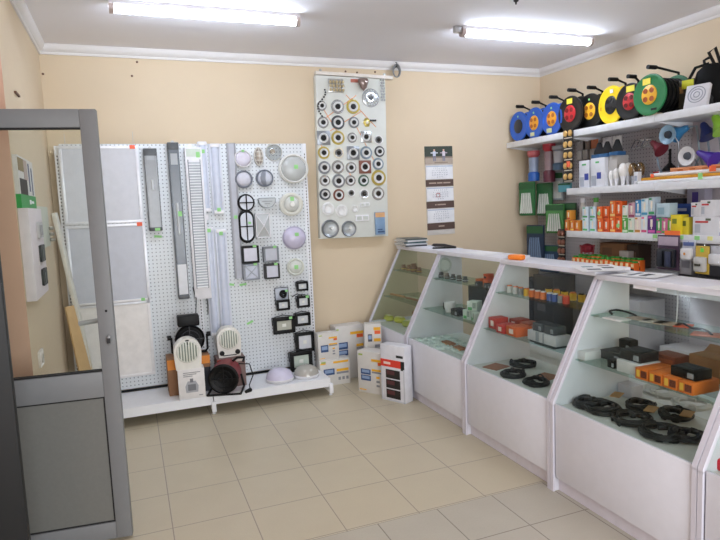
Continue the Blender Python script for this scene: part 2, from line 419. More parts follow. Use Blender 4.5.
# flat LED panels
def led_panel(label, c0, c1, fr, face, ribbed, y=PY):
    a, c = W(*c0), W(*c1); w, h = c.x-a.x, a.z-c.z
    t = thing('led_panel', label, 'light panel', (a.x, y, c.z), group='flat ceiling light panels on the rack')
    f = B(fr); q = .024
    f.box(0, w, -.03, -.001, h-q, h, .002).box(0, w, -.03, -.001, 0, q, .002).box(0, q, -.03, -.001, q, h-q, .002).box(w-q, w, -.03, -.001, q, h-q, .002); obj('frame', f, t)
    d = B(face).box(q, w-q, -.022, -.002, q, h-q)
    if ribbed:
        n = 26
        for i in range(n): d.box(q+(w-2*q)*(i+.25)/n, q+(w-2*q)*(i+.75)/n, -.0245, -.022, q, h-q)
    obj('diffuser', d, t); return t, w, h
FRM = M('#e6e8ee', .35, .2)
for k, (c0, c1, lb, col) in enumerate((((58, 146), (143.5, 222), 'ribbed grey light panel at the top of the rack behind the door', '#d3d5dc'), ((65, 226), (151, 302), 'ribbed grey light panel in the middle of the rack behind the door', '#c6c9d2'))):
    t, w, h = led_panel(lb, c0, c1, FRM, M(col, .4, 0, .03), True); tag_part(t, w-.04, h-.012, -.031, ORTAG, .04, .03)
    if k == 0: obj('hanging_wire', B(SILVER).tube([(.05, -.01, h), (.05, -.006, h+.09)], .002, 6).tube([(w-.03, -.01, h), (w-.03, -.006, h+.11)], .002, 6), t)
t, w, h = led_panel('plain white light panel at the bottom of the rack behind the door', (75, 304), (155.5, 373), M('#e6e4e4', .4), M('#e8e5e2', .4), False); tag_part(t, w-.05, h-.006, -.031)

# long battens -----------------------------------------------------------------
def strip(px_top, py_top, py_bot, wpx):
    a = W(px_top, py_top); c = W(px_top, py_bot); w = wpx*mper(px_top, (py_top+py_bot)/2)[0]
    return a.x, c.z, a.z-c.z, w
def waterproof(label, x, z, h, w, shell, inner, tube_part):
    t = thing('waterproof_batten', label, 'batten light', (x, PY, z), group='long batten lights on the rack')
    b = B(shell); b.prism([(-w/2, -.001), (w/2, -.001), (w/2, -.035), (w*.36, -.06), (-w*.36, -.06), (-w/2, -.035)], .02, h-.02, 'z')
    o = obj('diffuser', b, t)
    obj('tray', B(inner).box(-w*.42, w*.42, -.0585, -.002, .03, h-.03), t)
    for z0, z1 in ((0, .03), (h-.06, h)): obj('end_cap', B(M('#4c5054', .35)).box(-w/2, w/2, -.062, -.001, z0, z1, .006), t)
    for z0 in (.2, .5, .8):
        if z0*h < h-.1: obj('clip', B(SILVER).box(-w/2-.004, w/2+.004, -.03, -.01, z0*h, z0*h+.03, .002), t)
    tb = B(M('#c9cdd0', .25)); tb.cyl((0, -.061, h*tube_part[0]), (0, -.061, h*tube_part[1]), .011, seg=10); obj('lamp_tube', tb, t)
    obj('reflector', B(M('#8f9397', .3, .3)).box(-w*.3, w*.3, -.0605, -.0585, h*.86, h*.93), t)
    hookpart(t, 0, h+.01, 0, -.02); obj('hook_loop', B(SILVER).box(-.012, .012, -.02, -.012, h-.002, h+.014), t)
    return t
x, z, h, w = strip(151, 149, 231, 13.5)
t = waterproof('short smoky clear waterproof batten light with a green tag, left on the rack', x-.012, z, h, w, M('#8f9295', .2), M('#9a9da0', .35), (.5, .62)); tag_part(t, .012, .012, -.064, GREENTAG, .04); 
x, z, h, w = strip(174.5, 143, 299, 12.5)
t = waterproof('long dark grey waterproof batten light, second from left on the rack', x-.018, z, h, w*.9, M('#5f666e', .2), M('#5c636b', .35), (.42, .62)); tag_part(t, .015, h*.55, -.074, GREENTAG, .03, .04)
obj('lower_reflector', B(M('#d4d6da', .3)).box(-w*.36, w*.36, -.0625, -.0585, .04, .29), t, 'white lower end')
# bare wire basket between
x, z, h, w = strip(192, 148, 299, 17)
t = thing('louvre_light', 'white louvred fluorescent light with a silver grille on the rack', 'batten light', (x+.002, PY, z), group='long batten lights on the rack')
obj('housing', B(WHITE).box(-w/2, w/2, -.055, -.001, 0, h, .004), t)
lv = B(M('#eceef0', .25, .1)); n = 46
for i in range(n):
    zz = .10+(h-.22)*i/n; lv.prism([(-.068, zz), (-.066, zz+.008), (-.057, zz+.008), (-.057, zz)], -w*.33, w*.33, 'x')
obj('reflector', B(M('#a9aeb4', .35, .1)).box(-w*.33, w*.33, -.0562, -.055, .10, h-.12), t, 'backing greyed for the shade between the louvre slats'); obj('louvre', lv, t); obj('rail', B(MGREY).box(-w*.37, -w*.33, -.062, -.054, .09, h-.1).box(w*.33, w*.37, -.062, -.054, .09, h-.1), t, 'grey side rails')  # backing tinted grey for the shade between the slats
obj('label', B(M('#cdd8cc', .5)).box(-w*.42, w*.42, -.058, -.055, h-.075, h-.012), t); tag_part(t, w*.25, h-.06, -.0585, GREENTAG, .03, .045)
obj('cable', B(BLACK).tube([(.03, -.03, .0), (.034, -.03, -.06), (.03, -.028, -.14)], .004, 6), t, 'short black cable')
# slim battens: two above, two below
def slim(label, pxt, pyt, pyb, wpx, y=PY, tagz=None, off=0):
    x, z, h, w = strip(pxt, pyt, pyb, wpx)
    t = thing('slim_batten', label, 'batten light', (x+off, y, z), group='long batten lights on the rack')
    obj('housing', B(M('#dfe3ee', .4)).box(-w/2, w/2, -.02, -.001, 0, h, .003), t)
    d = B(M('#cfd6e6', .3)); n = 8; prof = [(w*.36*math.cos(PI+PI*i/n), -.02+.02*math.sin(PI+PI*i/n)) for i in range(n+1)]
    d.prism(prof, .03, h-.03, 'z'); obj('diffuser', d, t)
    for z0, z1 in ((0, .03), (h-.03, h)): obj('end_cap', B(WHITE).box(-w*.42, w*.42, -.043, -.001, z0, z1, .003), t)
    if tagz is not None: tag_part(t, 0, h*tagz, -.044, GREENTAG, .03, .03)
    return t
slim('slim white batten light right of the louvred light, upper row', 202.5, 142, 212, 9.5, tagz=.86, off=-.008)
slim('slim white batten light right of the louvred light, lower row', 208, 227, 336, 9.5, tagz=.97)
slim('slim bluish batten light, second in the upper row of slim battens', 214.5, 144, 214, 11, tagz=.06, off=-.005)
slim('slim bluish batten light, second in the lower row of slim battens', 220, 229, 335, 11, tagz=.96)
sc = W(206, 217); t = thing('lamp_socket', 'white plug adapter hanging between the slim battens', 'adapter', (sc.x, PY, sc.z)); obj('body', B(WHITE).box(-.018, .018, -.04, -.001, -.025, .025, .006), t); obj('cord', B(DARK).tube([(-.005, -.02, -.025), (-.012, -.03, -.05), (.012, -.03, -.06)], .003, 6), t)
x, z, h, w = strip(230, 143.5, 279, 8.5)
t = thing('aluminium_profile', 'long grey aluminium profile right of the slim battens', 'light profile', (x+.003, PY, z), group='long batten lights on the rack')
pf = B(M('#a9acb4', .35, .4)).prism([(-w/2, -.001), (w/2, -.001), (w/2, -.03), (w*.3, -.034), (w*.3, -.022), (-w*.3, -.022), (-w*.3, -.034), (-w/2, -.03)], 0, h, 'z'); obj('channel', pf, t)
obj('diffuser', B(M('#b9bcc6', .4)).box(-w*.3, w*.3, -.028, -.022, .005, h-.005), t); tag_part(t, 0, h*.46, -.0345, GREENTAG, .028, .028)

# round bulkhead lights ----------------------------------------------------------
RG = 'wall and ceiling lamps on the right half of the rack'
def at_board(px, py, rx, ry=None, y=PY):
    p = W(px, py, y); a, c = mper(px, py, y); return p, rx*a, (ry or rx)*c
def bulkhead(label, px, py, r, name='round_wall_lamp', ry=None):
    p, a, c = at_board(px, py, r, ry); t = thing(name, label, 'wall lamp', (p.x, PY, p.z), group=RG); return t, a, c
GT = lambda t, x, z, y, w=.024, h=.018: tag_part(t, x, z, y, GREENTAG, w, h)
def dome(t, a, c, ring, glassm, rw=.18, depth=.5, ringh=.25):
    obj('rim', B(ring).lathe([(a, 0.001), (a, a*ringh), (a*(1-rw*.5), a*(ringh+.08)), (a*(1-rw), a*ringh)], '-y', 32, (0, 0, 0), 1, c/a, False), t)
    R = a*(1-rw); obj('dome', B(glassm).lathe([(R, a*ringh*.8)]+[(R*math.cos(PI/2*i/6), a*ringh*.8+a*depth*math.sin(PI/2*i/6)) for i in range(1, 6)]+[(0, a*ringh*.8+a*depth)], '-y', 32, (0, 0, 0), 1, c/a), t)
t, a, c = bulkhead('round white ceiling lamp with pale dome, top left of the round lamps', 242.4, 159, 8.8); dome(t, a, c, M('#ecebec', .4), M('#dcd8e6', .3), .16, .3, .45); GT(t, 0, a*.85, -a*.62)
t, a, c = bulkhead('small oval caged bulkhead lamp with beige grille, top row', 258.3, 156.6, 4.6, 'caged_lamp', 9.3)
obj('base', B(M('#a09890', .4)).lathe([(a, .001), (a, .012), (a*.8, .016), (0, .016)], '-y', 24, (0, 0, 0), 1, c/a), t); obj('bulb', B(M('#c8bcae', .3)).lathe([(a*.6, .012), (a*.6, .03), (a*.3, .045), (0, .047)], '-y', 20, (0, 0, 0), 1, c/a), t)
cg = B(M('#dcd8d0', .4)); cg.torus(a*.92, .005, '-y', (0, -.02, 0), sy=c/a); cg.tube([(0, -.02, c*.9), (0, -.055, c*.4), (0, -.055, -c*.4), (0, -.02, -c*.9)], .004)
for q in (-.45, 0, .45): cg.tube([(-a*.85, -.02, q*c), (-a*.4, -.055, q*c), (a*.4, -.055, q*c), (a*.85, -.02, q*c)], .004)
obj('cage', cg, t)
t, a, c = bulkhead('round clear glass ceiling lamp with brown bulb mount, top row of the rack', 273.6, 152.5, 8.4); dome(t, a, c, M('#d9d8d2', .3), CLEAR, .1, .4, .15); obj('bulb_mount', B(M('#b8ab98', .5)).lathe([(a*.3, .002), (a*.25, .03), (0, .03)], '-y', 14, (-a*.15, 0, a*.1)), t)
t, a, c = bulkhead('largest round lamp with thick white ring and grey glass, right of the top row', 292.6, 169, 14.7); dome(t, a, c, M('#e6e6e2', .4), M('#bfc3c2', .25), .17, .28, .3); GT(t, a*.1, a*.1, -a*.52, .035, .035)
t, a, c = bulkhead('round lamp with grey ring and pale dome, second row left', 243.3, 179.5, 8.9); dome(t, a, c, M('#787d88', .4), M('#d3d3de', .3), .2, .35, .4)
t, a, c = bulkhead('round grey lamp with half-covered face, second row right', 264.2, 178.3, 8.6); dome(t, a, c, M('#7c8390', .4), M('#c9cdd8', .3), .16, .35, .4)
ey = B(M('#868c98', .4)); n = 8
R = a*.86
for i in range(n):     # eyelid: left half of the dome
    pass
prof = [(R*1.02*math.cos(PI/2*i/6), a*.33+a*.36*math.sin(PI/2*i/6)) for i in range(7)]
sg = 12; rings = []
for r_, h_ in prof: rings.append([ey.v((r_*math.cos(PI/2+PI*i/sg)+a*.12*(r_/R), -h_-.001, r_*math.sin(PI/2+PI*i/sg)*c/a)) for i in range(sg+1)])
for A_, C_ in zip(rings, rings[1:]):
    for i in range(sg): ey.f([A_[i], A_[i+1], C_[i+1], C_[i]])
obj('half_cover', ey, t)
def crossed(t, a, c, hh=0.0):
    rim = B(M('#08090b', .5, spec=.3)); pts = []; n = 36
    for i in range(n):
        an = 2*PI*i/n; pts.append((a*.82*math.cos(an), -.035, (a*.82*math.sin(an)) + math.copysign(hh, math.sin(an)) if hh else a*.82*math.sin(an)))
    rim.tube(pts, a*.19, 8, closed=True); obj('rim', rim, t)
    b = B(BLACK); P2 = [(a*.95*math.cos(2*PI*i/n), a*.95*math.sin(2*PI*i/n)+(math.copysign(hh, math.sin(2*PI*i/n)) if hh else 0)) for i in range(n)]
    b.prism(P2, -.035, -.001, 'y'); obj('base', b, t)
    g = B(M('#cdd2dc', .3)); P3 = [(q[0]*.82, q[1]*.86) for q in P2]; g.prism(P3, -.05, -.035, 'y'); obj('lens', g, t)
    k = B(M('#08090b', .5, spec=.3)).box(-.005, .005, -.058, -.05, -a-hh+.01, a+hh-.01).box(-a+.01, a-.01, -.058, -.05, -.005, .005); obj('cross_guard', k, t)
t, a, c = bulkhead('round black lamp with a cross guard, third row', 245.3, 202.8, 8.6); crossed(t, a, c)
t, a, c = bulkhead('oval black lamp with a cross guard, below the round crossed one', 245.9, 226.4, 7.7, 'oval_wall_lamp'); crossed(t, a, c, .075); GT(t, a*.35, .03, -.06)
t, a, c = bulkhead('white half-round grille lamp, right of the round crossed lamp', 266, 202, 8.2)
HR = [(-a, .03), (a, .03)]+[(a*math.cos(-PI*i/12), -a*.95*math.sin(PI*i/12)+.02) for i in range(0, 13)]
obj('body', B(M('#c2c8ca', .4)).prism(HR, -.05, -.001, 'y'), t); obj('rim', B(M('#8f979b', .4)).tube([(q[0], -.045, q[1]) for q in HR], .006, 6, closed=True), t); gr = B(M('#9ba0a2', .4))
for q in (0, -.02, -.04): gr.box(-a*.6+abs(q), a*.6-abs(q), -.054, -.05, q, q+.009)
obj('grille', gr, t)
t, a, c = bulkhead('cream glass ceiling lamp with green tag, under the largest round lamp', 290.5, 204.4, 11.6); dome(t, a, c, M('#dcdcd2', .35), M('#d9dbd6', .2), .35, .35, .35); GT(t, 0, a*.45, -a*.6, .035, .035); obj('boss', B(M('#f0f0ea', .2)).lathe([(a*.25, a*.6), (a*.2, a*.72), (0, a*.74)], '-y', 16), t)
t, a, c = bulkhead('white prism-cage rectangular lamp, right of the oval crossed lamp', 262, 225.5, 7.2, 'rectangular_wall_lamp', 12.2)
pb = B(M('#c5c9ca', .35)).box(-a, a, -.04, -.001, -c, c, .003); V = [pb.v(q) for q in ((-a*.95, -.04, -c*.95), (a*.95, -.04, -c*.95), (a*.95, -.04, c*.95), (-a*.95, -.04, c*.95), (0, -.085, 0))]
for i in range(4): pb.f([V[i], V[(i+1) % 4], V[4]])
obj('body', pb, t); ed = B(WHITE)
for i in range(4): q = V  # ridges
for s, r2 in ((-1, -1), (1, -1), (1, 1), (-1, 1)): ed.tube([(s*a*.95, -.042, r2*c*.95), (0, -.087, 0)], .004, 6)
ed.box(-a, a, -.05, -.04, c*.93, c).box(-a, a, -.05, -.04, -c, -c*.93).box(-a, -a*.9, -.05, -.04, -c, c).box(a*.9, a, -.05, -.04, -c, c); obj('ridges', ed, t)
t, a, c = bulkhead('lavender dome ceiling lamp, third down the right column', 294, 237.8, 11.6); dome(t, a, c, M('#cfc9de', .3), M('#d0cbe2', .2), .05, .5, .1); GT(t, a*.1, a*.3, -a*.58, .035, .03)
t, a, c = bulkhead('pale glass ring lamp with green centre tag, bottom of the right column', 295, 266.7, 8.7); dome(t, a, c, M('#d9dcd2', .35), M('#d9ddd6', .2), .25, .25, .3); GT(t, 0, 0, -a*.56, .035, .035)
def square_lamp(label, px, py, r, fr, face, x=False):
    p, a, c = at_board(px, py, r); t = thing('square_wall_lamp', label, 'wall lamp', (p.x, PY, p.z), group=RG)
    obj('body', B(fr).box(-a, a, -.045, -.001, -a, a, .006), t); q = a*.25
    f = B(fr).box(-a, a, -.06, -.045, a-q, a, .003).box(-a, a, -.06, -.045, -a, -a+q, .003).box(-a, -a+q, -.06, -.045, -a+q, a-q).box(a-q, a, -.06, -.045, -a+q, a-q); obj('frame', f, t)
    obj('lens', B(face).box(-a+q, a-q, -.056, -.045, -a+q, a-q), t)
    if x: obj('cross_guard', B(M('#aab0ba', .4)).tube([(-a+q, -.058, -a+q), (a-q, -.058, a-q)], .005, 6).tube([(-a+q, -.058, a-q), (a-q, -.058, -a+q)], .005, 6), t)
    GT(t, a*.5, a*.95, -.0605, .03, .02); return t
square_lamp('square black lamp with bright white face, left of the square pair', 249.3, 254.2, 8.6, M('#08090b', .5, spec=.3), M('#cfcfdb', .3))
square_lamp('square grey lamp with pale face, right of the square pair', 269.8, 254, 7.6, M('#777c82', .4), M('#b9bcc6', .3))
square_lamp('square grey lamp with an X guard, lower left of the squares', 250.4, 271.5, 8, M('#8b9099', .4), M('#c2c7d4', .3), True)
square_lamp('square dark lamp with pale face, lower right of the squares', 271, 270.8, 7.4, M('#1c1d20', .5), M('#c6c8d4', .3))
for px, py, rt, lb in ((230.8, 284.5, .2, 'first green price tag stuck on the bare perforated panel'), (243, 284.5, -.1, 'second green price tag stuck on the bare perforated panel'), (250, 322.5, -.4, 'crooked green price tag low on the bare perforated panel'), (158, 236.5, .1, 'orange-green price strip under the smoky batten')):
    p = W(px, py); o = solo('price_tag', B(GREENTAG).box(-.03, .03, -.003, 0, -.009, .009), lb, 'price tag', (p.x, PY+.002, p.z), rot=(0, rt, 0))
# floodlights ---------------------------------------------------------------------
FG = 'black floodlights on the rack'
def floodlight(label, px, py, rx, ry, face='#d5dadd', tagged=False, y=PY, hook=True, tilt=0):
    p, a, c = at_board(px, py, rx, ry, y); t = thing('floodlight', label, 'floodlight', (p.x, y, p.z), group=FG, rot=(tilt, 0, 0))
    bd = B(M('#0a0b0d', .5, spec=.3)); bd.box(-a*.8, a*.8, -.03, -.012, -c*.8, c*.8, .004)
    for k in range(7): bd.box(-a*.7+a*1.4*k/7, -a*.7+a*1.4*k/7+.004, -.012, -.003, -c*.6, c*.6)
    obj('heat_sink', bd, t); q = max(.33*a, .015)
    f = B(M('#070809', .5, spec=.25)).box(-a, a, -.055, -.03, c-q, c, .003).box(-a, a, -.055, -.03, -c, -c+q, .003).box(-a, -a+q, -.055, -.03, -c+q, c-q).box(a-q, a, -.055, -.03, -c+q, c-q); obj('bezel', f, t)
    g = B(M(face, .2)).box(-a+q, a-q, -.045, -.03, -c+q, c-q); obj('lens', g, t)
    obj('led_chip', B(M('#e4e6df', .3)).box(-a*.18, a*.18, -.047, -.045, -c*.18, c*.18), t)
    br = B(M('#1d1f22', .4)).tube([(-a*1.0, -.02, 0), (-a*1.02, -.004, c*.9), (0, -.004, c*1.15), (a*1.02, -.004, c*.9), (a*1.0, -.02, 0)], .004, 6); obj('bracket', br, t)
    if hook: hookpart(t, 0, c*1.2, .003, -.02)
    if tagged: GT(t, a*.6, c*.85, -.056, .028, .022)
    return t
floodlight('smallest black floodlight, top of the right column', 301, 285.7, 5.7, 4.5)
t = floodlight('small black floodlight hanging under a clear pack, left column', 282, 304.4, 6.6, 5.2)
t = floodlight('small black floodlight with looped cable, second in the right column', 302, 301, 6.3, 5.7, tagged=True); obj('cable', B(BLACK).tube([(.0, -.02, .05), (-.05, -.035, .075), (-.1, -.03, .05)], .004, 6), t)
floodlight('medium black floodlight, third in the right column', 301.4, 318.6, 7.6, 6.3)
floodlight('wide black floodlight with yellow reflector, left column', 283, 324.4, 10.8, 8.2, '#b9bbae', True)
floodlight('tall black floodlight, fourth in the right column', 303.6, 341, 9.2, 9.6, '#d9dde2')
floodlight('largest black floodlight with greenish glass, bottom of the right column', 300, 360, 11, 9.6, '#c6d2c6', y=.44, hook=False)
p, a, c = at_board(281.3, 293.6, 6.6, 6.2); t = thing('sensor_pack', 'clear blister pack with coiled black lead above the left small floodlight', 'blister pack', (p.x, PY, p.z))
obj('card', B(M('#b9c0cc', .4)).box(-a, a, -.012, -.006, -c, c, .003), t); obj('coiled_lead', B(BLACK).torus(a*.4, .011, '-y', (a*.2, -.02, 0)).torus(a*.3, .01, '-y', (a*.2, -.035, -.01)), t); obj('frame', B(BLACK).tube([(-a, -.012, -c), (-a, -.012, c), (a, -.012, c), (a, -.012, -c)], .004, 6), t); GT(t, a*.6, c*.5, -.05)
hookpart(t, 0, c+.01, .003, -.014)

# goods standing on the rack's base shelf -----------------------------------------
ZB = .1525
def plafond(label, px, py, r, hh, body, metal=False):
    p = onz(px, py, ZB); a = r; t = thing('ceiling_lamp', label, 'ceiling lamp', (p.x, p.y, ZB))
    obj('base', B(M('#d9d9dc', .4)).lathe([(0, 0), (a*.92, 0), (a, .012), (a, .025), (a*.95, .03)], 'z', 32), t)
    obj('bowl', B(body).lathe([(a*.97, .025), (a*.9, .025+hh*.45), (a*.7, .025+hh*.75), (a*.4, .025+hh*.95), (0, .025+hh)], 'z', 32), t); return t
plafond('lavender dome ceiling lamp lying on the rack shelf', 280, 380.5, .12, .085, M('#d3cfe4', .15))
plafond('clear cut-glass ceiling lamp lying at the right end of the rack shelf', 306.5, 376.5, .11, .08, M('#b8b6ae', .12, .2))
FB = M('#e8e6df', .45)
def fan_heater(label, loc, w, h, d=.11, knobs=0, rz=0):
    t = thing('fan_heater', label, 'fan heater', loc, rz, 'white fan heaters')
    n = 14; pts = [(-w/2*.92, 0), (w/2*.92, 0), (w/2, h*.45)]+[(w/2*math.cos(PI*i/n), h-w/2+w/2*math.sin(PI*i/n)) for i in range(n+1)]+[(-w/2, h*.45)]
    obj('body', B(FB).prism(pts, -d/2, d/2, 'y'), t)
    cz = h-w*.52; R = w*.40
    obj('bezel', B(M('#d9d7d0', .4)).torus(R, .007, '-y', (0, -d/2, cz), 32), t)
    obj('recess', B(M('#7f897c', .5)).lathe([(R, .0), (R, .004), (0, .004)], '-y', 32, (0, -d/2, cz)), t)
    g = B(M('#e3e5da', .4))
    for i in range(8):
        xx = -R+2*R*(i+.5)/8; zz = math.sqrt(max(0, R*R-xx*xx)); g.box(xx-.0055, xx+.0055, -d/2-.012, -d/2-.003, cz-zz, cz+zz, .002)
    obj('grille', g, t)
    if knobs:
        for s in (-1, 1): obj('knob', B(BLACK).lathe([(.021, 0), (.019, .014), (0, .015)], '-y', 14, (s*w*.33, -d/2, h*.15)), t, 'black control knob')
        obj('slot', B(DARK).box(-w*.28, w*.28, -d/2-.002, -d/2, h*.045, h*.075), t)
    else:
        obj('switch', B(BLACK).box(-.014, .014, -d/2-.006, -d/2, h-.052, h-.012, .004), t, 'black switch')
    return t
bx = thing('heater_box', 'white carton printed with a fan heater, on the left rack shelf', 'box', (.277, .115, ZB), -.05)
obj('carton', B(M('#e4e1e0', .55)).box(-.1, .1, -.06, .06, 0, .235, .002), bx); pr_ = B(M('#8a8a8e', .6))
for k in range(3): pr_.box(-.06, .07-.03*k, -.061, -.06, .205-k*.014, .211-k*.014)
pr_.box(.05, .08, -.061, -.06, .02, .026); pr_.m(M('#a9aab0', .6)).prism([(-.045, .05), (.045, .05), (.05, .1), (.03, .14), (-.03, .14), (-.05, .1)], -.061, -.06, 'y').m(M('#77787e', .6)).box(-.012, .012, -.0612, -.06, .13, .16).box(-.03, .03, -.0615, -.061, .065, .115); obj('print', pr_, bx, 'grey picture and text')
fan_heater('white fan heater standing on the white heater carton', (.262, .112, ZB+.235), .205, .245, .1)
cb = thing('cardboard_box', 'brown and orange carton behind the white heater carton', 'box', (.275, .30, ZB)); obj('carton', B(KRAFT).box(-.165, .165, -.10, .10, 0, .30, .002), cb)
pr_ = B(M('#e08a34', .6)).box(-.165, -.09, -.101, -.10, .21, .29).box(.04, .165, -.101, -.10, .23, .295).m(M('#2b2f38', .6)).box(.02, .165, -.101, -.10, .0, .2); obj('print', pr_, cb, 'orange and black print')
# big black halogen floodlight with stand on the carton
t = thing('halogen_floodlight', 'large round black floodlight on the brown carton', 'floodlight', (.30, .30, ZB+.30))
obj('head', B(BLACK).lathe([(.08, -.07), (.108, -.02), (.118, .05), (.113, .06), (.10, .045), (0, .03)], '-y', 32, (0, 0, .13)), t)
obj('junction_box', B(M('#0c0d0f', .5, spec=.3)).box(-.085, .085, -.05, .05, .235, .325, .01), t)
obj('guard', B(M('#2b2d33', .4)).torus(.075, .004, '-y', (0, -.066, .13)).torus(.04, .004, '-y', (0, -.066, .13)).box(-.11, .11, -.068, -.062, .127, .133).box(-.003, .003, -.068, -.062, .02, .24), t)
obj('yoke', B(BLACK).tube([(-.12, 0, .009), (-.14, 0, .03), (-.14, 0, .15)], .009).tube([(.12, 0, .009), (.14, 0, .03), (.14, 0, .15)], .009).tube([(-.13, 0, .009), (.13, 0, .009)], .009), t)
for s in (-1, 1): obj('knob', B(BLACK).lathe([(.02, 0), (.02, .03), (0, .03)], 'x', 12, (s*.14-(.03 if s < 0 else 0), 0, .15)), t)
obj('hanging_cord', B(BLACK).tube([(.07, .05, .32), (.09, .14, .43), (.075, .196, .52)], .004, 6), t)
# drum heater in red and black, box and second fan heater
bx2 = thing('printed_box', 'reddish grey carton under the right fan heater', 'box', (.625, .30, ZB)); obj('carton', B(M('#7d6660', .6)).box(-.13, .10, -.09, .09, 0, .245, .002), bx2)
pr_ = B(M('#9a4038', .6)).box(-.128, -.06, -.091, -.09, .205, .24).m(M('#c9bdb4', .6)).box(-.045, .085, -.091, -.09, .21, .235); obj('print', pr_, bx2, 'red and pale print')
fan_heater('white fan heater with two black knobs on the reddish carton', (.61, .30, ZB+.245), .195, .25, .1, 1)
t = thing('drum_heater', 'red and black drum heater with cable on the rack shelf', 'heater', (.545, .12, ZB), -.3)
obj('drum', B(M('#7d1a24', .4)).lathe([(.105, -.11), (.115, -.10), (.115, .09), (.105, .10)], '-y', 32, (0, 0, .13)), t, 'dark red drum')
obj('front_grille', B(M('#090a0c', .5, spec=.3)).lathe([(.118, .09), (.12, .105), (.105, .115), (.09, .105), (0, .1)], '-y', 32, (0, 0, .13)).torus(.07, .004, '-y', (0, -.112, .13)).torus(.035, .004, '-y', (0, -.112, .13)).box(-.1, .1, -.115, -.109, .127, .133).box(-.003, .003, -.115, -.109, .03, .23), t)
obj('stand', B(BLACK).tube([(-.13, -.12, .008), (-.13, .1, .008), (-.125, 0, .13)], .009).tube([(.13, -.12, .008), (.13, .1, .008), (.125, 0, .13)], .009).tube([(-.13, -.12, .008), (.13, -.12, .008)], .009), t)
obj('handle', B(BLACK).tube([(.06, .02, .24), (.10, .02, .265), (.16, .0, .27), (.15, -.03, .245)], .010), t)
obj('power_cord', B(BLACK).tube([(.10, .08, .2), (.19, .05, .2), (.22, 0, .12), (.19, -.04, .05), (.2, -.07, .02)], .005, 6), t); obj('plug', B(BLACK).tube([(.2, -.07, .02), (.17, -.12, .02)], .018, 10, .012), t)

# ================================================================== FLOOR BOXES
BG = 'boxes on the floor in the corner'
BW = M('#d6d3ce', .6, 0, .03)
def floorbox(label, x, y, z, w, d, h, rz=0, pics=(), stripes=()):
    t = thing('product_box', label, 'box', (x, y, z), rz, BG)      # front bottom middle
    obj('carton', B(BW).box(-w/2, w/2, 0, d, 0, h, .002), t)
    b = B()
    for m, x0, x1, z0, z1 in stripes: b.m(m).box(x0*w-w/2, x1*w-w/2, -.0012, 0, z0*h, z1*h)
    if stripes: obj('print', b, t, 'coloured printing')
    for m, x0, x1, z0, z1 in pics:
        q = B(m).box(x0*w-w/2, x1*w-w/2, -.0016, 0, z0*h, z1*h); dx = (x1-x0)*w*.12; dz = (z1-z0)*h*.16
        q.m(M('#8fa6c8', .5)).box(x0*w-w/2+dx, x1*w-w/2-dx, -.0022, -.0016, z0*h+dz*2, z1*h-dz)
        obj('product_picture', q, t, 'dark blue product picture')
    return t
NB = M('#35507f', .5); YO = M('#f0b428', .55); ORR = M('#e8622c', .55); GRT = M('#8b8d92', .6); OLV = M('#9fb45a', .6)
ST = ((OLV, .05, .2, .9, .94), (YO, .52, .92, .78, .84), (ORR, .75, .92, .70, .775), (YO, .52, .92, .55, .6), (GRT, .52, .92, .5, .54), (YO, .68, .8, .38, .43), (GRT, .68, .8, .28, .33), (GRT, .68, .8, .18, .23), (YO, .05, .3, .06, .085))
ST3 = ((OLV, .02, .1, .93, .96), (YO, .5, .97, .83, .88), (ORR, .72, .95, .76, .825), (YO, .7, .95, .59, .64), (GRT, .7, .95, .54, .58), (GRT, .76, .92, .34, .38), (GRT, .76, .92, .25, .29), (GRT, .76, .92, .17, .2))
ST2 = ((OLV, .05, .2, .9, .96), (YO, .45, .95, .85, .93), (YO, .55, .95, .52, .62), (GRT, .55, .95, .42, .5), (GRT, .6, .68, .18, .3), (GRT, .73, .81, .18, .3), (GRT, .86, .94, .18, .3), (YO, .02, .2, .85, .9))
floorbox('low white box at the bottom left of the box pile', 1.54, .315, 0, .285, .12, .235, 0, ((NB, .12, .48, .42, .66),), ST2)
floorbox('small white box with one blue picture, on top of the low box', 1.495, .33, .2355, .195, .10, .245, .02, ((NB, .12, .48, .3, .56),), ST)
floorbox('tallest white box with two blue pictures behind the others', 1.745, .44, 0, .285, .15, .50, .04, ((NB, .02, .4, .57, .7), (NB, .02, .4, .45, .555)), ST3)
floorbox('white box with two blue pictures in the middle front', 1.735, -.07, 0, .28, .14, .36, -.99, ((NB, .12, .48, .45, .58), (NB, .12, .48, .3, .43)), ST)
floorbox('narrow white box with grey side standing behind the red-banded box', 1.845, .13, 0, .15, .11, .555, -.35, ((M('#4a4c58', .5), .2, .45, .72, .84),), ((YO, .55, .95, .9, .95), (ORR, .6, .95, .84, .895), (YO, .55, .95, .72, .77), (GRT, .6, .9, .62, .67), (GRT, .6, .9, .5, .55), (ORR, .6, .9, .3, .34)))
t = thing('product_box', 'white box with a red band and three dark windows in front', 'box', (1.812, -.345, 0), math.radians(-63), BG)
obj('carton', B(M('#dfe0e6', .5)).box(-.122, .122, 0, .10, 0, .465, .002), t)
obj('print', B(M('#e0402f', .5)).box(-.122, .085, -.0012, 0, .285, .345).m(M('#222428', .5)).box(.085, .122, -.0012, 0, .27, .345).box(.04, .11, -.0012, 0, .37, .39).m(M('#f2d9d2', .5)).box(-.09, -.02, -.0018, -.0012, .305, .325), t, 'red band and black corner')
obj('print_frame', B(M('#c9cbd2', .5)).box(-.122, .122, -.0014, 0, .0, .012).box(-.122, -.108, -.0014, 0, 0, .28).box(.108, .122, -.0014, 0, 0, .28), t)
for z in (.025, .108, .191):
    q = B(M('#231f20', .35)).box(-.07, .075, -.0022, 0, z, z+.072, .0); q.m(M('#5a2f33', .4)).box(-.06, .02, -.003, -.0022, z+.03, z+.062); obj('window', q, t, 'dark window with product')

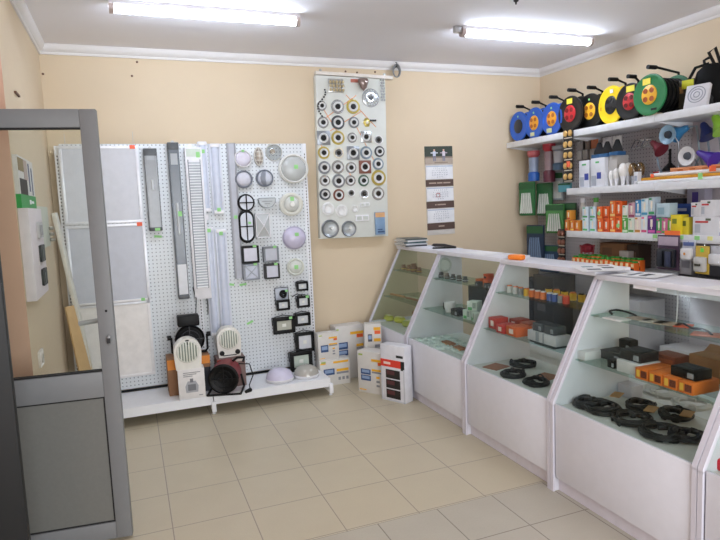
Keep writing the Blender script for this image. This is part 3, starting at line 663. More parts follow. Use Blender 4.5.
# ================================================================== SPOTLIGHT BOARD
YF = .55
brd = thing('sample_board', 'tall pale board of sample spotlights on the back wall', 'display board', (1.87, YF, 1.305), rot=(0, math.radians(1.1), 0))
obj('panel', B(M('#dbded8', .5, 0, .02)).box(-.335, .345, 0, .068, 0, 1.46, .003), brd)
so = B(M('#e8a06a', .6))
for (a, c), (d, e) in (((-.29, 1.06), (.05, 1.30)), ((-.05, 1.30), (.24, 1.02)), ((-.25, .95), (.10, 1.16)), ((.0, 1.1), (.22, .7)), ((-.29, 1.2), (-.1, .9)), ((-.05, .62), (.02, .5)), ((-.3, .85), (-.28, .75))):
    so.tube([(a, -.0005, c), (d, -.0005, e)], .0035, 4)
obj('orange_strips', so, brd, 'thin orange arrow strips'); obj('notice', B(M('#e8e6e0', .6)).box(.22, .33, -.001, 0, .49, .56).m(ORR).box(.235, .32, -.0014, -.001, .53, .538).box(.235, .30, -.0014, -.001, .51, .516), brd, 'small notice with red lines')
rd = thing('wooden_lath', 'pale lath across the top of the spotlight board', 'lath', (1.93, .60, 2.79), rot=(0, math.radians(1.2), 0)); obj('bar', B(M('#e9e2da', .5)).box(-.36, .40, -.045, .018, -.018, .012, .003), rd)
for x in (-.3, .33): obj('bracket', B(SILVER).box(x-.01, x+.01, .0, .018, .01, .04), rd)
p = ony(397, 71, .57); t = thing('cable_coil', 'grey braided cable coil hanging at the end of the lath', 'cable', (p.x-.01, .565, p.z)); cl = B(M('#8b8d90', .6))
for k in range(4): cl.torus(.052-.004*k, .006, '-y', (.003*k, -.01+.009*k, -.002*k), 22, 6, .75, 1.15)
obj('loops', cl, t); obj('tie', B(DARK).torus(.022, .004, 'x', (0.0, 0, .055), 12, 6), t)
SG = 'sample spotlights on the board'
RM = {'silver': M('#b9bcbe', .25, .7), 'dark': M('#5b5f64', .35, .5), 'grey': M('#8e9398', .3, .5), 'gold': M('#c9b866', .3, .7), 'cream': M('#e6e0cc', .4), 'brown': M('#7c4a3a', .45), 'white': M('#eceded', .4), 'green': M('#4d6b58', .4), 'blue': M('#8ea0ae', .3, .3)}
def spot(label, px, py, r, col, square=False, eye=True, inner='white', double=True):
    p = ony(px, py, YF); a = r*mper(px, py, YF)[0]; y = YF+.001
    t = thing('spotlight', label, 'spotlight', (p.x, y, p.z), rz=0, group=SG)
    if square: obj('ring', B(RM[col]).box(-a, a, -.012, 0, -a, a, .003), t)
    else: obj('ring', B(RM[col]).lathe([(a, 0), (a, .006), (a*.92, .012), (a*.78, .012), (a*.70, .006), (0, .006)], '-y', 24), t)
    if not square and double: obj('inner_ring', B(RM[inner]).lathe([(a*.70, .006), (a*.68, .018), (a*.5, .014), (a*.46, .007), (0, .007)], '-y', 20), t)
    if square: obj('inner_ring', B(RM[inner]).lathe([(a*.72, .012), (a*.68, .02), (a*.5, .016), (a*.46, .012), (0, .012)], '-y', 20), t)
    if eye: obj('lamp_eye', B(M('#17191c', .25)).lathe([(a*.40, .012), (a*.36, .02), (0, .021)], '-y', 16), t, 'dark lamp opening')
    return t
rows = [
 ('first', [(321.7, 105.8, 4.8, 'silver', 0), (337.5, 106.7, 6.6, 'silver', 0), (353, 106.7, 6.7, 'gold', 0)]),
 ('second', [(323, 122.5, 5.6, 'silver', 0), (337.8, 122.5, 6.6, 'dark', 0), (353.7, 122.5, 5.3, 'grey', 0)]),
 ('third', [(323.3, 138, 6.6, 'grey', 1), (337.8, 137.8, 6.6, 'gold', 0), (352, 137.7, 4.8, 'silver', 0), (366, 137, 5.2, 'silver', 1), (378.3, 140, 4.6, 'white', 0)]),
 ('fourth', [(323.7, 152.8, 6, 'gold', 0), (338.5, 153, 5.2, 'cream', 0), (353, 153, 6.2, 'grey', 1), (366, 152.8, 6, 'blue', 0), (379.4, 151.5, 5, 'dark', 0)]),
 ('fifth', [(324.3, 167.6, 6.2, 'grey', 0), (337.8, 167, 6.3, 'silver', 0), (351, 167.6, 5.4, 'silver', 0), (364.8, 167, 6, 'brown', 1), (378, 164, 5.6, 'blue', 0)]),
 ('sixth', [(324.8, 180.6, 5.4, 'silver', 0), (338.5, 181, 6.5, 'grey', 0), (350.4, 180.6, 5.1, 'silver', 0), (363.5, 180.6, 5.4, 'green', 0), (378.5, 177.8, 7.2, 'gold', 0)]),
 ('seventh', [(325, 194.4, 5.6, 'dark', 0), (338.7, 195, 5.6, 'brown', 0), (351, 193, 3.8, 'white', 0), (364, 194, 5, 'white', 0), (378, 193.5, 6.2, 'silver', 0)]),
]
CN = {'silver': 'silver', 'dark': 'dark grey', 'grey': 'grey', 'gold': 'gold-rimmed', 'cream': 'cream', 'brown': 'brown', 'white': 'white', 'green': 'dark green', 'blue': 'bluish steel'}
for rn, items in rows:
    for k, (px, py, r, col, sq) in enumerate(items):
        spot('%s %s spotlight, %s from left in the %s row of the board' % (CN[col], 'square' if sq else 'round', ORD[k], rn), px, py, r, col, sq, inner='silver' if col in ('white', 'cream') else 'white')
# decorative ones along the top and flat ones at the bottom
p = ony(370.5, 98, YF); t = thing('crystal_spotlight', 'large round crystal spotlight at the top right of the board', 'spotlight', (p.x, YF+.001, p.z), group=SG)
obj('plate', B(M('#c6ccd0', .12, .4)).lathe([(.085, 0), (.085, .008), (.07, .016), (.03, .01), (0, .01)], '-y', 28), t); cr = B(M('#dfe6ea', .08, .2))
for k in range(16): cr.sphere((.066*math.cos(PI*k/8), -.02, .066*math.sin(PI*k/8)), .009, seg=8)
obj('crystals', cr, t); obj('lamp_eye', B(M('#17191c', .25)).lathe([(.022, .01), (.02, .02), (0, .02)], '-y', 16), t)
p = ony(336, 87, YF); t = thing('crystal_lamp', 'square crystal lamp with gold drops at the top of the board', 'lamp', (p.x, YF, p.z), group=SG)
obj('plate', B(SILVER).box(-.075, .07, -.012, 0, -.05, .07, .002), t); cr = B(M('#d8c9a4', .15, .3))
for i in range(5):
    for k in range(3): cr.sphere((-.06+.03*i, -.028, -.03+.035*k), .012, 1.3, 8)
obj('drops', cr, t)
p = ony(361, 85, YF); t = thing('smoked_crystal_lamp', 'brown smoked crystal lamp beside the square crystal lamp', 'lamp', (p.x, YF, p.z), group=SG)
obj('plate', B(M('#b86a58', .5)).box(-.1, .02, -.006, 0, .02, .05), t); obj('crystal', B(M('#8c7a74', .15, .2)).lathe([(0, -.06), (.03, -.03), (.055, .03), (.045, .05), (0, .052)], 'z', 8, (.01, -.035, 0), 1, .6), t)
p = ony(382, 90, YF); t = thing('crystal_strand', 'hanging strand of clear crystals at the right edge of the board', 'crystal strand', (p.x, YF, p.z), group=SG); cr = B(M('#cfd4d6', .1, .3))
for k in range(8):
    for q in (-.012, .012): cr.sphere((q+.004*(k % 2), -.012, .09-.026*k), .010, 1.2, 8)
obj('beads', cr, t)
p = ony(322, 98, YF); t = thing('bead_garland', 'curved string of black beads at the top left of the board', 'bead string', (p.x, YF, p.z), group=SG); cr = B(BLACK)
for k in range(12):
    cr.sphere((.03*math.sin(k*.55+.8)-.003*k+.005, -.012, .07-.021*k), .0085, 1, 8)
obj('beads', cr, t)
p = ony(366.7, 122.5, YF); t = thing('leaf_spotlight', 'gold leaf-shaped spotlight with bead arm, right end of the second row', 'spotlight', (p.x, YF+.001, p.z), group=SG)
obj('leaf', B(RM['gold']).lathe([(.045, 0), (.045, .006), (.03, .014), (0, .012)], '-y', 6, (0, 0, 0), .8, 1), t); ar = B(DARK)
for k in range(4): ar.sphere((.035+.016*k, -.012, .018), .009, seg=8)
obj('arm', ar, t); obj('lamp_eye', B(M('#e6e2d0', .3)).lathe([(.016, .012), (.014, .02), (0, .02)], '-y', 12), t)
for px, py, r, lb in ((328, 209, 6.3, 'flat white round downlight, first in the white row near the board bottom'), (341.5, 211, 6.0, 'flat white round downlight, second in the white row near the board bottom'), (355, 209, 3.3, 'small flat white downlight in the white row near the board bottom')):
    t = spot(lb, px, py, r, 'white', eye=False, inner='white')
for px, py, w, h_, lb in ((362, 218, 6.5, 3, 'white twin rectangular downlight near the board bottom'), (364.6, 204.6, 4.5, 2, 'small white bar light above the twin rectangular downlight')):
    p = ony(px, py, YF); a, c = mper(px, py, YF); t = thing('rectangular_downlight', lb, 'spotlight', (p.x, YF+.001, p.z), group=SG); obj('frame', B(WHITE).box(-w*a, w*a, -.012, 0, -h_*c, h_*c, .003), t)
    obj('lens', B(M('#c9cfc9', .4)).box(-w*a*.85, -w*a*.1, -.014, -.012, -h_*c*.6, h_*c*.6).box(w*a*.1, w*a*.85, -.014, -.012, -h_*c*.6, h_*c*.6), t)
for px, py, r, lb in ((330, 228.7, 8.7, 'large silver reflector downlight at the bottom left of the board'), (348.7, 228.7, 7.4, 'silver reflector downlight, second at the bottom of the board')):
    p = ony(px, py, YF); a = r*mper(px, py, YF)[0]; t = thing('reflector_downlight', lb, 'spotlight', (p.x, YF+.001, p.z), group=SG)
    obj('ring', B(RM['grey']).lathe([(a, 0), (a, .012), (a*.9, .02), (a*.76, .014)], '-y', 28, cap=False), t); obj('reflector', B(M('#b4b9ba', .35, .3)).lathe([(a*.78, .014), (a*.6, .006), (a*.3, .003), (0, .003)], '-y', 28, cap=False), t)
    obj('lamp', B(M('#d8dad8', .2)).lathe([(a*.22, .003), (a*.2, .03), (0, .034)], '-y', 12, (a*.15, 0, a*.1)), t)
p = ony(379.5, 223, YF); t = thing('blister_pack', 'blue blister pack with orange top at the lower right of the board', 'blister pack', (p.x, YF, p.z)); obj('card', B(M('#7f9dbd', .45)).box(-.05, .05, -.02, 0, -.11, .105, .004), t)
obj('header', B(M('#d8a878', .5)).box(-.048, .048, -.022, -.02, .055, .10).m(M('#3d5a80', .5)).box(-.03, .04, -.022, -.02, -.09, -.075).box(-.03, .02, -.022, -.02, -.065, -.055), t)
# ================================================================== WALL CALENDAR
c0, c1, c2, c3 = [ony(*q, YB) for q in ((424, 147), (452.5, 146), (455, 234), (428, 235))]
cw, chh = .31, .872
t = thing('wall_calendar', 'three-month wall calendar with a winter photo on the back wall', 'calendar', ((c0.x+c1.x+c2.x+c3.x)/4, YB-.001, 1.277), rot=(0, -math.radians(.6), 0))
obj('backing_card', B(M('#cfcac4', .6)).box(-cw/2, cw/2, -.004, 0, 0, chh), t)
zt = chh; hp = .175
pb = B(M('#39443c', .5)).box(-cw/2, cw/2, -.008, -.004, zt-hp, zt); pb.m(M('#b3a597', .5)).box(-cw/2, cw/2, -.0085, -.008, zt-hp, zt-hp+.075).m(M('#8c7d70', .5)).box(-cw/2, cw/2, -.0088, -.008, zt-hp+.06, zt-hp+.075).box(-.05, .1, -.0088, -.008, zt-hp+.012, zt-hp+.02)
for px_, cc, sh in ((-.05, '#c9d2e2', '#d8dce8'), (.055, '#d8d0d8', '#b9a8b8')):
    z0 = zt-hp+.03; pb.m(M(cc, .5)).box(px_-.016, px_+.016, -.0092, -.0088, z0+.05, z0+.095).m(M('#d8b49c', .5)).box(px_-.009, px_+.009, -.0092, -.0088, z0+.095, z0+.115).m(M('#7b7f95', .5)).box(px_-.014, px_-.003, -.0092, -.0088, z0, z0+.05).box(px_+.003, px_+.014, -.0092, -.0088, z0, z0+.05).m(M(sh, .5)).box(px_-.04, px_+.04, -.0091, -.0088, z0+.075, z0+.085)
obj('photo', pb, t, 'photo of two small skaters')
FONT_ = None
def text_mesh(lines, size, mat, width=None):
    cu = bpy.data.curves.new('text', 'FONT'); cu.body = '\n'.join(lines); cu.size = size; cu.space_line = 1.25; cu.align_x = 'CENTER'; cu.resolution_u = 1
    o = bpy.data.objects.new('text', cu); COL.objects.link(o); bpy.context.view_layer.update()
    me = bpy.data.meshes.new_from_object(o.evaluated_get(bpy.context.evaluated_depsgraph_get())); bpy.data.objects.remove(o)
    me.materials.clear(); me.materials.append(mat); return me
def add_text(name, parent, lines, size, mat, loc):
    o = bpy.data.objects.new(name, text_mesh(lines, size, mat)); COL.objects.link(o); o.parent = parent; o.location = loc; o.rotation_euler = (PI/2, 0, 0); return o
z = zt-hp-.012; hm, hb_ = .135, .068
for k in range(3):
    pad = B(M('#eceef2', .6)).box(-cw/2+.006, cw/2-.006, -.014, -.004, z-hm, z); pad.m(M('#b9c4d6', .6)).box(-cw/2+.006, cw/2-.006, -.0145, -.014, z-.014, z-.004)
    po = obj('month_pad', pad, t)
    ds = ['  '.join('%2d' % d for d in range(1+7*r_, 8+7*r_) if d <= 31) for r_ in range(5)]
    add_text('dates', po, ds, .017, M('#6d7588', .6), (0, -.0148, z-.034))
    if k == 1: obj('date_marker', B(M('#b8504a', .5)).tube([(-.045, -.017, z-.095), (-.01, -.017, z-.095), (-.01, -.017, z-.06), (-.045, -.017, z-.06)], .004, 4, closed=True), t, 'red frame marking the date')
    z -= hm+.003
    bd = B(M('#5a4740', .55)).box(-cw/2, cw/2, -.008, -.004, z-hb_, z-.002); bd.m(M('#b8a598', .6))
    wds = ((-.12, -.04), (-.03, .03), (.04, .12)) if k == 0 else ((-.06, -.045), (-.035, .06)) if k == 1 else ((-.03, .035),)
    for a, c in wds: bd.box(a, c, -.0086, -.008, z-hb_/2-.006, z-hb_/2+.006)
    obj('brown_band', bd, t, 'brown strip with light lettering'); z -= hb_+.008

# ================================================================== GLASS DISPLAY COUNTERS
CX, CL = 1.965, .9
CB = [.50, -.30, -1.20, -2.10, -3.00, -3.90]
CW = M('#e4e5ee', .35, 0, .015); CE = M('#d9d7e2', .35, 0, .02); CIN = M('#d8dad6', .5)
DECK = .482
HS = [1.018, 1.015, 1.006, .99, .985]        # the counters settle a little towards the door
def counter(k, label):
    y0, y1 = CB[k+1], CB[k]; L_ = y1-y0
    t = thing('display_counter', label, 'display counter', (CX, (y0+y1)/2, 0), group='white glass-fronted display counters'); t.scale = (1, 1, HS[k])
    a, c = -L_/2+.002, L_/2-.002
    side = [(0, 0), (0, .502), (.335, 1.1535), (.53, 1.1535), (.53, 0)]
    for s, (p, q) in (('n', (a, a+.018)), ('f', (c-.018, c))):
        if k == 0 and s == 'f':
            o = obj('glass_side', B(GLASS).prism([(.01, .51), (.331, 1.153), (.52, 1.153), (.52, .51)], q-.008, q-.001, 'y'), t)
            obj('side_panel', B(CW).prism([(0, 0), (0, .502), (.53, .502), (.53, 0)], p, q, 'y'), t)
        else: obj('side_panel', B(CW).prism(side, p, q, 'y'), t)
    # pale aluminium edge strips that hold the slanted pane
    for p, q in ((a, a+.023), (c-.023, c)):
        e = B(CE); e.prism([(-.006, .49), (-.006, .507), (.327, 1.1535), (.347, 1.1535), (.012, .50), (.012, .49)], p, q, 'y'); e.box(-.006, .006, p, q, .0, .492)
        obj('edge_strip', e, t)
    obj('front_panel', B(CW).box(.004, .022, a+.03, c-.03, .085, .50, .001), t)
    obj('plinth', B(M('#dfdce6', .4)).box(.035, .053, a+.018, c-.018, .0, .088), t)
    obj('deck', B(CIN).box(.022, .52, a+.018, c-.018, DECK-.016, DECK), t)
    obj('rear_panel', B(CW).box(.51, .528, a+.018, c-.018, .02, DECK-.016), t)
    obj('countertop', B(CW).box(.308, .56, a-.0015, c+.0015, 1.154, 1.184, .002), t)
    obj('glass_front', B(GLASS).prism([(.006, .505), (.335, 1.153), (.341, 1.150), (.012, .502)], a+.03, c-.03, 'y'), t)
    for z, x0 in ((.728, .15), (.965, .255)):
        o = obj('glass_shelf', B(SHELFGLASS).box(x0, .515, a+.02, c-.02, z-.006, z), t)
        obj('shelf_support', B(SILVER).box(x0+.02, x0+.05, a+.018, a+.03, z-.016, z-.006).box(x0+.02, x0+.05, c-.03, c-.018, z-.016, z-.006), o)
    return t
SFX = 'glass display counter'
counter(0, 'far display counter in the corner, with a glass left side and yellow packets inside')
counter(1, 'second display counter from the corner, with white sockets on its floor')
counter(2, 'third display counter from the corner, with red boxes on its middle shelf')
counter(3, 'large near display counter with black cable coils inside')
counter(4, 'display counter cut off by the lower right corner of the picture')
def levels(k):
    global Z0, Z1, Z2, ZT
    Z0, Z1, Z2, ZT = DECK*HS[k], .728*HS[k], .965*HS[k], 1.1845*HS[k]
levels(3)
def inz(px, py, z): return onz(px, py, z)

# cable coils ------------------------------------------------------------------
def coil_mesh(R, r, n, mat, seed):
    q = random.Random(seed); b = B(mat); pts = []
    for i in range(n*22):
        a = 2*PI*i/22; rr = R*(1+.10*math.sin(a*.37+seed)+.05*q.uniform(-1, 1)*.4); pts.append((rr*math.cos(a), rr*math.sin(a), r+ (r*1.7)*((i/22) % 2.3)+.002))
    b.tube(pts, r, 6)
    pts = []
    for i in range(2*22):
        a = 2*PI*i/22; rr = R*(.86+.16*math.sin(a*1.5+seed)); pts.append((rr*math.cos(a)+.008*math.sin(seed), rr*math.sin(a), r*(5.0+1.0*math.sin(a*2+seed))))
    b.tube(pts, r, 6); return b
def cable_coil(label, px, py, z, R, mat, tie, seed, group):
    p = inz(px, py, z); R *= 1.18; p.x = max(p.x, CX+.045+R*1.1); lo = [q_ for q_ in CB if q_ < p.y][0]; p.y = min(max(p.y, lo+.03+R*1.1), lo+.87-R*1.1); t = thing('cable_coil', label, 'cable coil', (p.x, p.y, z), seed*.7, group)
    obj('loops', coil_mesh(R, .0062 if group == CG4 else .0048, 7, mat, seed), t)
    tb = B(tie)
    for a in (0.3, 3.3): tb.torus(.021, .0045, 'x' if abs(math.sin(a)) < .5 else 'z', (R*math.cos(a), R*math.sin(a), .021), 12, 6)
    obj('cable_tie', tb, t); obj('plug', B(mat).box(-.012, .012, -.02, .02, .03, .052, .005), t); return t
CG4, CG3 = 'black cable coils on the floor of the near counter', 'black cable coils in the third counter'
for k, (px, py, R, lb) in enumerate(((577, 402, .058, 'black cable coil farthest left on the floor of the near counter'), (603, 411, .07, 'black cable coil second from left on the floor of the near counter'), (641, 409, .055, 'black cable coil at the back of the near counter floor, below the white box'),
        (632, 423, .07, 'black cable coil with brown card in the middle of the near counter floor'), (676, 418, .06, 'black cable coil at the back right of the near counter floor'), (662, 436, .075, 'thick black cable coil with pale centre, front of the near counter'), (686, 439, .055, 'dark blue-black cable coil at the front right of the near counter'))):
    cable_coil(lb, px, py, Z0, R, M('#0c0d0f' if k != 6 else '#10141f', .45), DARK, k+1, CG4)
levels(2)
for k, (px, py, R, lb) in enumerate(((487, 361, .055, 'black cable coil at the left on the floor of the third counter'), (523, 366, .065, 'largest black cable coil in the middle of the third counter floor'), (513, 376, .06, 'black cable coil near the glass of the third counter'), (536, 384, .06, 'black cable coil at the front right of the third counter floor'))):
    cable_coil(lb, px, py, Z0, R, M('#15171a', .5), DARK, k+11, CG3)
levels(3)
for k, (px, py, R, lb) in enumerate(((648, 389, .08, 'white cable coil nearest the white carton in the near counter'), (669, 396, .08, 'white cable coil in the middle rear of the near counter'), (692, 407, .075, 'white cable coil at the right rear of the near counter'))):
    cable_coil(lb, px, py, Z0, R, M('#d5d8d6', .4), M('#e8e8e8', .4), k+21, 'white cable coils in the near counter')

# small boxes and devices inside -------------------------------------------------
def carton(name, label, px, py, z, w, d, h, mat, rz=0, prints=(), cat='box', group=None, loc=None, flap=False):
    p = loc if loc else inz(px, py, z); t = thing(name, label, cat, (p[0], p[1], z), rz-PI/2, group)   # faces the aisle (-X)
    obj('body', B(mat).box(-w/2, w/2, -d/2, d/2, 0, h, .0015), t)
    if prints:
        b = B()
        for m, x0, x1, z0, z1 in prints: b.m(m).box((x0-.5)*w, (x1-.5)*w, -d/2-.001, -d/2, z0*h, z1*h)
        o = obj('label', b, t)
    if flap:
        f = B(mat).prism([(0, 0), (.04, .03), (.042, .028), (.002, -.002)], -w/2, w/2, 'x'); f2 = obj('flap', f, t); f2.location = (0, d/2, h)
    return t
def device(label, px, py, z, w, d, h, mat, name='power_supply', cat='device', loc=None):
    p = loc if loc else inz(px, py, z); t = thing(name, label, cat, (p[0], p[1], z), -PI/2)
    obj('casing', B(mat).box(-w/2, w/2, -d/2, d/2, 0, h, .004), t)
    g = B(M('#3a3d42', .4))
    for k in range(6): g.box(-w*.4+w*.8*k/6, -w*.4+w*.8*k/6+w*.05, -d*.4, d*.4, h, h+.003)
    obj('cooling_fins', g, t); obj('terminal', B(M('#8f9499', .35)).box(w*.2, w*.42, -d/2-.006, -d/2, h*.2, h*.7, .001), t); return t
WB = M('#dcdcdf', .5)
carton('white_box', 'white low carton under the grey device, left end of the near counter shelf', 590, 357, Z1, .10, .16, .045, WB)
device('long grey-black device at the left of the near counter middle shelf', 606, 352, Z1+.001, .15, .12, .05, M('#34373a', .4), loc=(2.30, -2.245), )
device('black boxy device standing behind the grey device in the near counter', 618, 341, Z1, .08, .06, .09, BLACK, loc=(2.41, -2.20))
device('small black adapter at the shelf edge of the near counter', 618, 364, Z1, .05, .05, .04, BLACK, name='adapter', loc=(2.17, -2.345))
wb = carton('white_box', 'white carton carrying a black device, middle of the near counter shelf', 636, 368, Z1, .14, .14, .06, WB, loc=(2.21, -2.46))
device('black device lying on the white carton in the near counter', 636, 357, Z1+.0605, .13, .12, .05, M('#1c1d20', .4), loc=(2.22, -2.455))
carton('brown_box', 'brown red carton behind the orange boxes in the near counter', 664, 358, Z1, .13, .10, .085, M('#8a4a35', .6), prints=((M('#b5653f', .6), .1, .9, .15, .8),), loc=(2.36, -2.52))
OG = 'orange boxes on the near counter shelf'
for k, (y, lb) in enumerate(((-2.565, 'orange box, first in the row on the near counter shelf'), (-2.645, 'orange box, second in the row on the near counter shelf'), (-2.725, 'orange box, third in the row on the near counter shelf'), (-2.805, 'orange box, fourth in the row on the near counter shelf, under the black device'))):
    t = carton('orange_box', lb, 0, 0, Z1, .074, .16, .055, M('#e2772a', .5), prints=((M('#f3c24a', .5), .1, .35, .2, .8), (M('#6d2f1e', .5), .45, .9, .2, .8)), group=OG, loc=(2.20, y))
device('black device on top of the orange boxes in the near counter', 690, 376, Z1+.0555, .13, .10, .045, BLACK, loc=(2.20, -2.765))
carton('brown_carton', 'open brown cardboard carton at the right rear of the near counter shelf', 697, 364, Z1, .16, .10, .11, CARD, loc=(2.41, -2.70), flap=True)
carton('white_box', 'small pale lilac carton on the floor of the near counter', 630, 396, Z0, .10, .08, .07, M('#d9d7e2', .5))
for px, py, lb in ((614, 404, 'tan cardboard tag among the cable coils at the left'), (648, 419, 'tan cardboard tag among the middle cable coils'), (684, 424, 'tan cardboard tag among the right cable coils')):
    p = inz(px, py, Z0); solo('cardboard_tag', B(M('#b98d5c', .7)).box(-.045, .045, -.025, .025, .0, .004), lb, 'tag', (p.x+.02, p.y, Z0+.047), .5)
# top shelf of the near counter
def loose_cable(label, pts, r, mat, name='cable'):
    z = Z2
    P_ = [inz(px, py, z+r+.001) for px, py in pts]; out = []
    n = len(P_)
    for i in range(n-1):
        a, c, d, e = P_[max(i-1, 0)], P_[i], P_[i+1], P_[min(i+2, n-1)]
        for s in range(6):
            u = s/6; out.append(.5*((2*c)+(d-a)*u+(2*a-5*c+4*d-e)*u*u+(3*c-a-3*d+e)*u**3))
    out.append(P_[-1]); o = P_[0].copy()
    return solo(name, B(mat).tube([q-o for q in out], r, 8), label, 'cable', o)
loose_cable('black cable looped at the left of the near counter top shelf', ((612, 314), (610, 311), (618, 310), (630, 313), (636, 316)), .006, BLACK)
loose_cable('black cable looped at the right of the near counter top shelf', ((684, 324), (692, 328), (700, 329), (707, 331), (712, 335)), .006, BLACK)
for k, (px, py, c_, lb) in enumerate(((612, 320, '#d6d6d4', 'white card at the left end of the near counter top shelf'), (636, 320, '#b9a79a', 'brownish card second from left on the near counter top shelf'), (650, 323, '#c9c1b6', 'beige card in the middle of the near counter top shelf'), (664, 325, '#b5a08e', 'tan card right of the middle on the near counter top shelf'), (679, 327, '#e2643f', 'small red-orange card on the near counter top shelf'), (702, 336, '#c77f6e', 'pinkish card at the right of the near counter top shelf'))):
    p = inz(px, py, Z2); w = .035 if k == 4 else .06
    solo('sample_card', B(M(c_, .6)).box(-.04, .04, -w, w, 0, .006, .001), lb, 'card', (p.x+.03, p.y, Z2+.0005), .1*k)
lab = obj('edge_label', B(WHITE).box(0, .004, -.07, .07, 0, .02)); lab.location = (CX+.322, -2.42, 1.121); tag(lab, 'white paper strip hanging from the near countertop edge', 'label')
solo('white_string', B(WHITE).tube([(0, 0, 0), (.003, 0, -.08), (0, .004, -.19)], .003, 6), 'thin white cord hanging inside the near counter', 'cord', (CX+.43, -2.52, 1.141))

# third counter
levels(2)
YC = {'yellow': M('#e8b83a', .4), 'orange': M('#e2742e', .4), 'blue': M('#3f5aa0', .4), 'white': M('#d9d9da', .4), 'grey': M('#8d9094', .4), 'red': M('#c9402f', .45)}
def can(label, loc, r, h, m, cap, group='small cans on the third counter top shelf'):
    z = Z2
    t = thing('small_can', label, 'can', (loc[0], loc[1], z), 0, group)
    obj('body', B(m).lathe([(0, 0), (r, 0), (r, h*.85), (r*.9, h*.88), (0, h*.88)], 'z', 14), t); obj('cap', B(cap).lathe([(r*.8, h*.88), (r*.8, h), (0, h)], 'z', 14), t)
seq = [('white', 508), ('white', 514), ('grey', 519), ('yellow', 525), ('orange', 530), ('orange', 536), ('orange', 541.5), ('blue', 548), ('blue', 553), ('grey', 559), ('red', 564)]
for k, (c_, px) in enumerate(seq):
    p = onx(px, 300, 2.27); can('%s small can, %s from left in the front row on the third counter top shelf' % (c_, ORD[k]), (2.285, p.y), .021, .05, YC[c_], YC['white'] if c_ in ('orange', 'blue') else YC['orange'])
for k in range(7):
    can('yellow small can, %s from left in the rear row on the third counter top shelf' % ORD[k], (2.40, -1.55-.075*k), .022, .05, YC['yellow'], YC['orange'] if k % 2 else BLACK)
RP = ((M('#f0e2da', .5), .3, .7, .25, .75),)
for k, (x, y, w, d, h, c_, lb) in enumerate(((2.20, -1.275, .085, .10, .075, '#c43a30', 'red box with a white square at the left of the third counter middle shelf'), (2.17, -1.415, .085, .11, .055, '#c0352f', 'red box second from left on the third counter middle shelf'), (2.185, -1.525, .11, .12, .06, '#d9632c', 'orange box third from left on the third counter middle shelf'),
      (2.33, -1.33, .09, .10, .06, '#a84a3c', 'dull red box at the rear left of the third counter middle shelf'), (2.33, -1.45, .10, .10, .055, '#b05a44', 'dull red box second at the rear of the third counter middle shelf'), (2.33, -1.57, .10, .10, .05, '#a3715e', 'brownish box third at the rear of the third counter middle shelf'))):
    carton('small_box', lb, 0, 0, Z1, w, d, h, M(c_, .5), prints=RP, group='boxes on the third counter middle shelf', loc=(x, y))
carton('white_box', 'long white box at the right of the third counter middle shelf', 0, 0, Z1, .26, .11, .06, M('#cfd0d6', .5), loc=(2.22, -1.77), prints=((M('#9aa0a8', .5), .3, .42, 0, 1), (M('#9aa0a8', .5), .55, .6, 0, 1)))
for k, (x, y, lb) in enumerate(((2.22, -1.72, 'dark grey device on the left of the long white box'), (2.22, -1.83, 'dark grey device on the right of the long white box'))):
    device(lb, 0, 0, Z1+.0605, .09, .09, .05, M('#4b5054', .4), loc=(x, y))
for px, py, lb in ((496, 367, 'brown cardboard sheet on the left floor of the third counter'), (546, 377, 'reddish brown cardboard sheet on the right floor of the third counter')):
    p = inz(px, py, Z0); solo('cardboard_sheet', B(M('#a4735a', .7)).box(-.07, .07, -.06, .06, 0, .004), lb, 'cardboard', (p.x, p.y, Z0+.0005), .3)

# second counter
levels(1)
for k, (px, c_) in enumerate(((439, '#4a4644'), (445, '#6b5f58'), (451, '#3d3c3c'), (457, '#5b5452'), (463, '#45484a'))):
    p = onx(px, 280, 2.27); t = thing('lamp_holder', 'dark lamp holder, %s from left on the second counter top shelf' % ORD[k], 'lamp holder', (2.29, p.y, Z2), 0, 'dark lamp holders on the second counter top shelf')
    obj('body', B(M(c_, .4)).lathe([(0, 0), (.02, 0), (.022, .02), (.015, .03), (.015, .045), (0, .045)], 'z', 14), t); obj('ring', B(SILVER).torus(.0215, .003, 'z', (0, 0, .014), 16, 6), t)
for k, (y, z, c_, lb) in enumerate(((-1.00, Z2, '#e2672c', 'orange box on the right of the second counter top shelf'), (-1.00, Z2+.0455, '#d9542a', 'smaller orange box stacked on the orange box in the second counter'), (-.90, Z2, '#c9683a', 'dull orange box left of the stacked orange boxes'))):
    carton('orange_box', lb, 0, 0, z, .06 if k != 1 else .045, .06, .045, M(c_, .5), prints=((BLACK, .2, .8, .3, .6),), loc=(2.31, y))
for k, y in enumerate((-.95, -1.07, -1.12)):
    device('small dark clamp, %s from left by the orange boxes in the second counter' % ORD[k], 0, 0, Z2, .04, .05, .03, M('#3f4444', .5), name='clamp', loc=(2.26-.005*k, y))
p = onx(435, 303, 2.22)
device('black square adapter at the left of the second counter middle shelf', 0, 0, Z1, .07, .07, .055, M('#2c2f30', .5), name='adapter', loc=(2.26, -.50))
t = thing('white_cup', 'white round lamp cup on the second counter middle shelf', 'lamp', (2.2, -.62, Z1)); obj('shell', B(WHITE).lathe([(.03, 0), (.045, .05), (.045, .085), (.04, .085), (.038, .05), (0, .02)], 'z', 20), t); obj('base_ring', B(SILVER).lathe([(.032, 0), (.032, .01), (0, .01)], 'z', 16), t)
device('black flat adapter beside the white lamp cup', 0, 0, Z1, .10, .09, .05, M('#26292a', .5), name='adapter', loc=(2.2, -.76))
GW = M('#cfdcd2', .45)
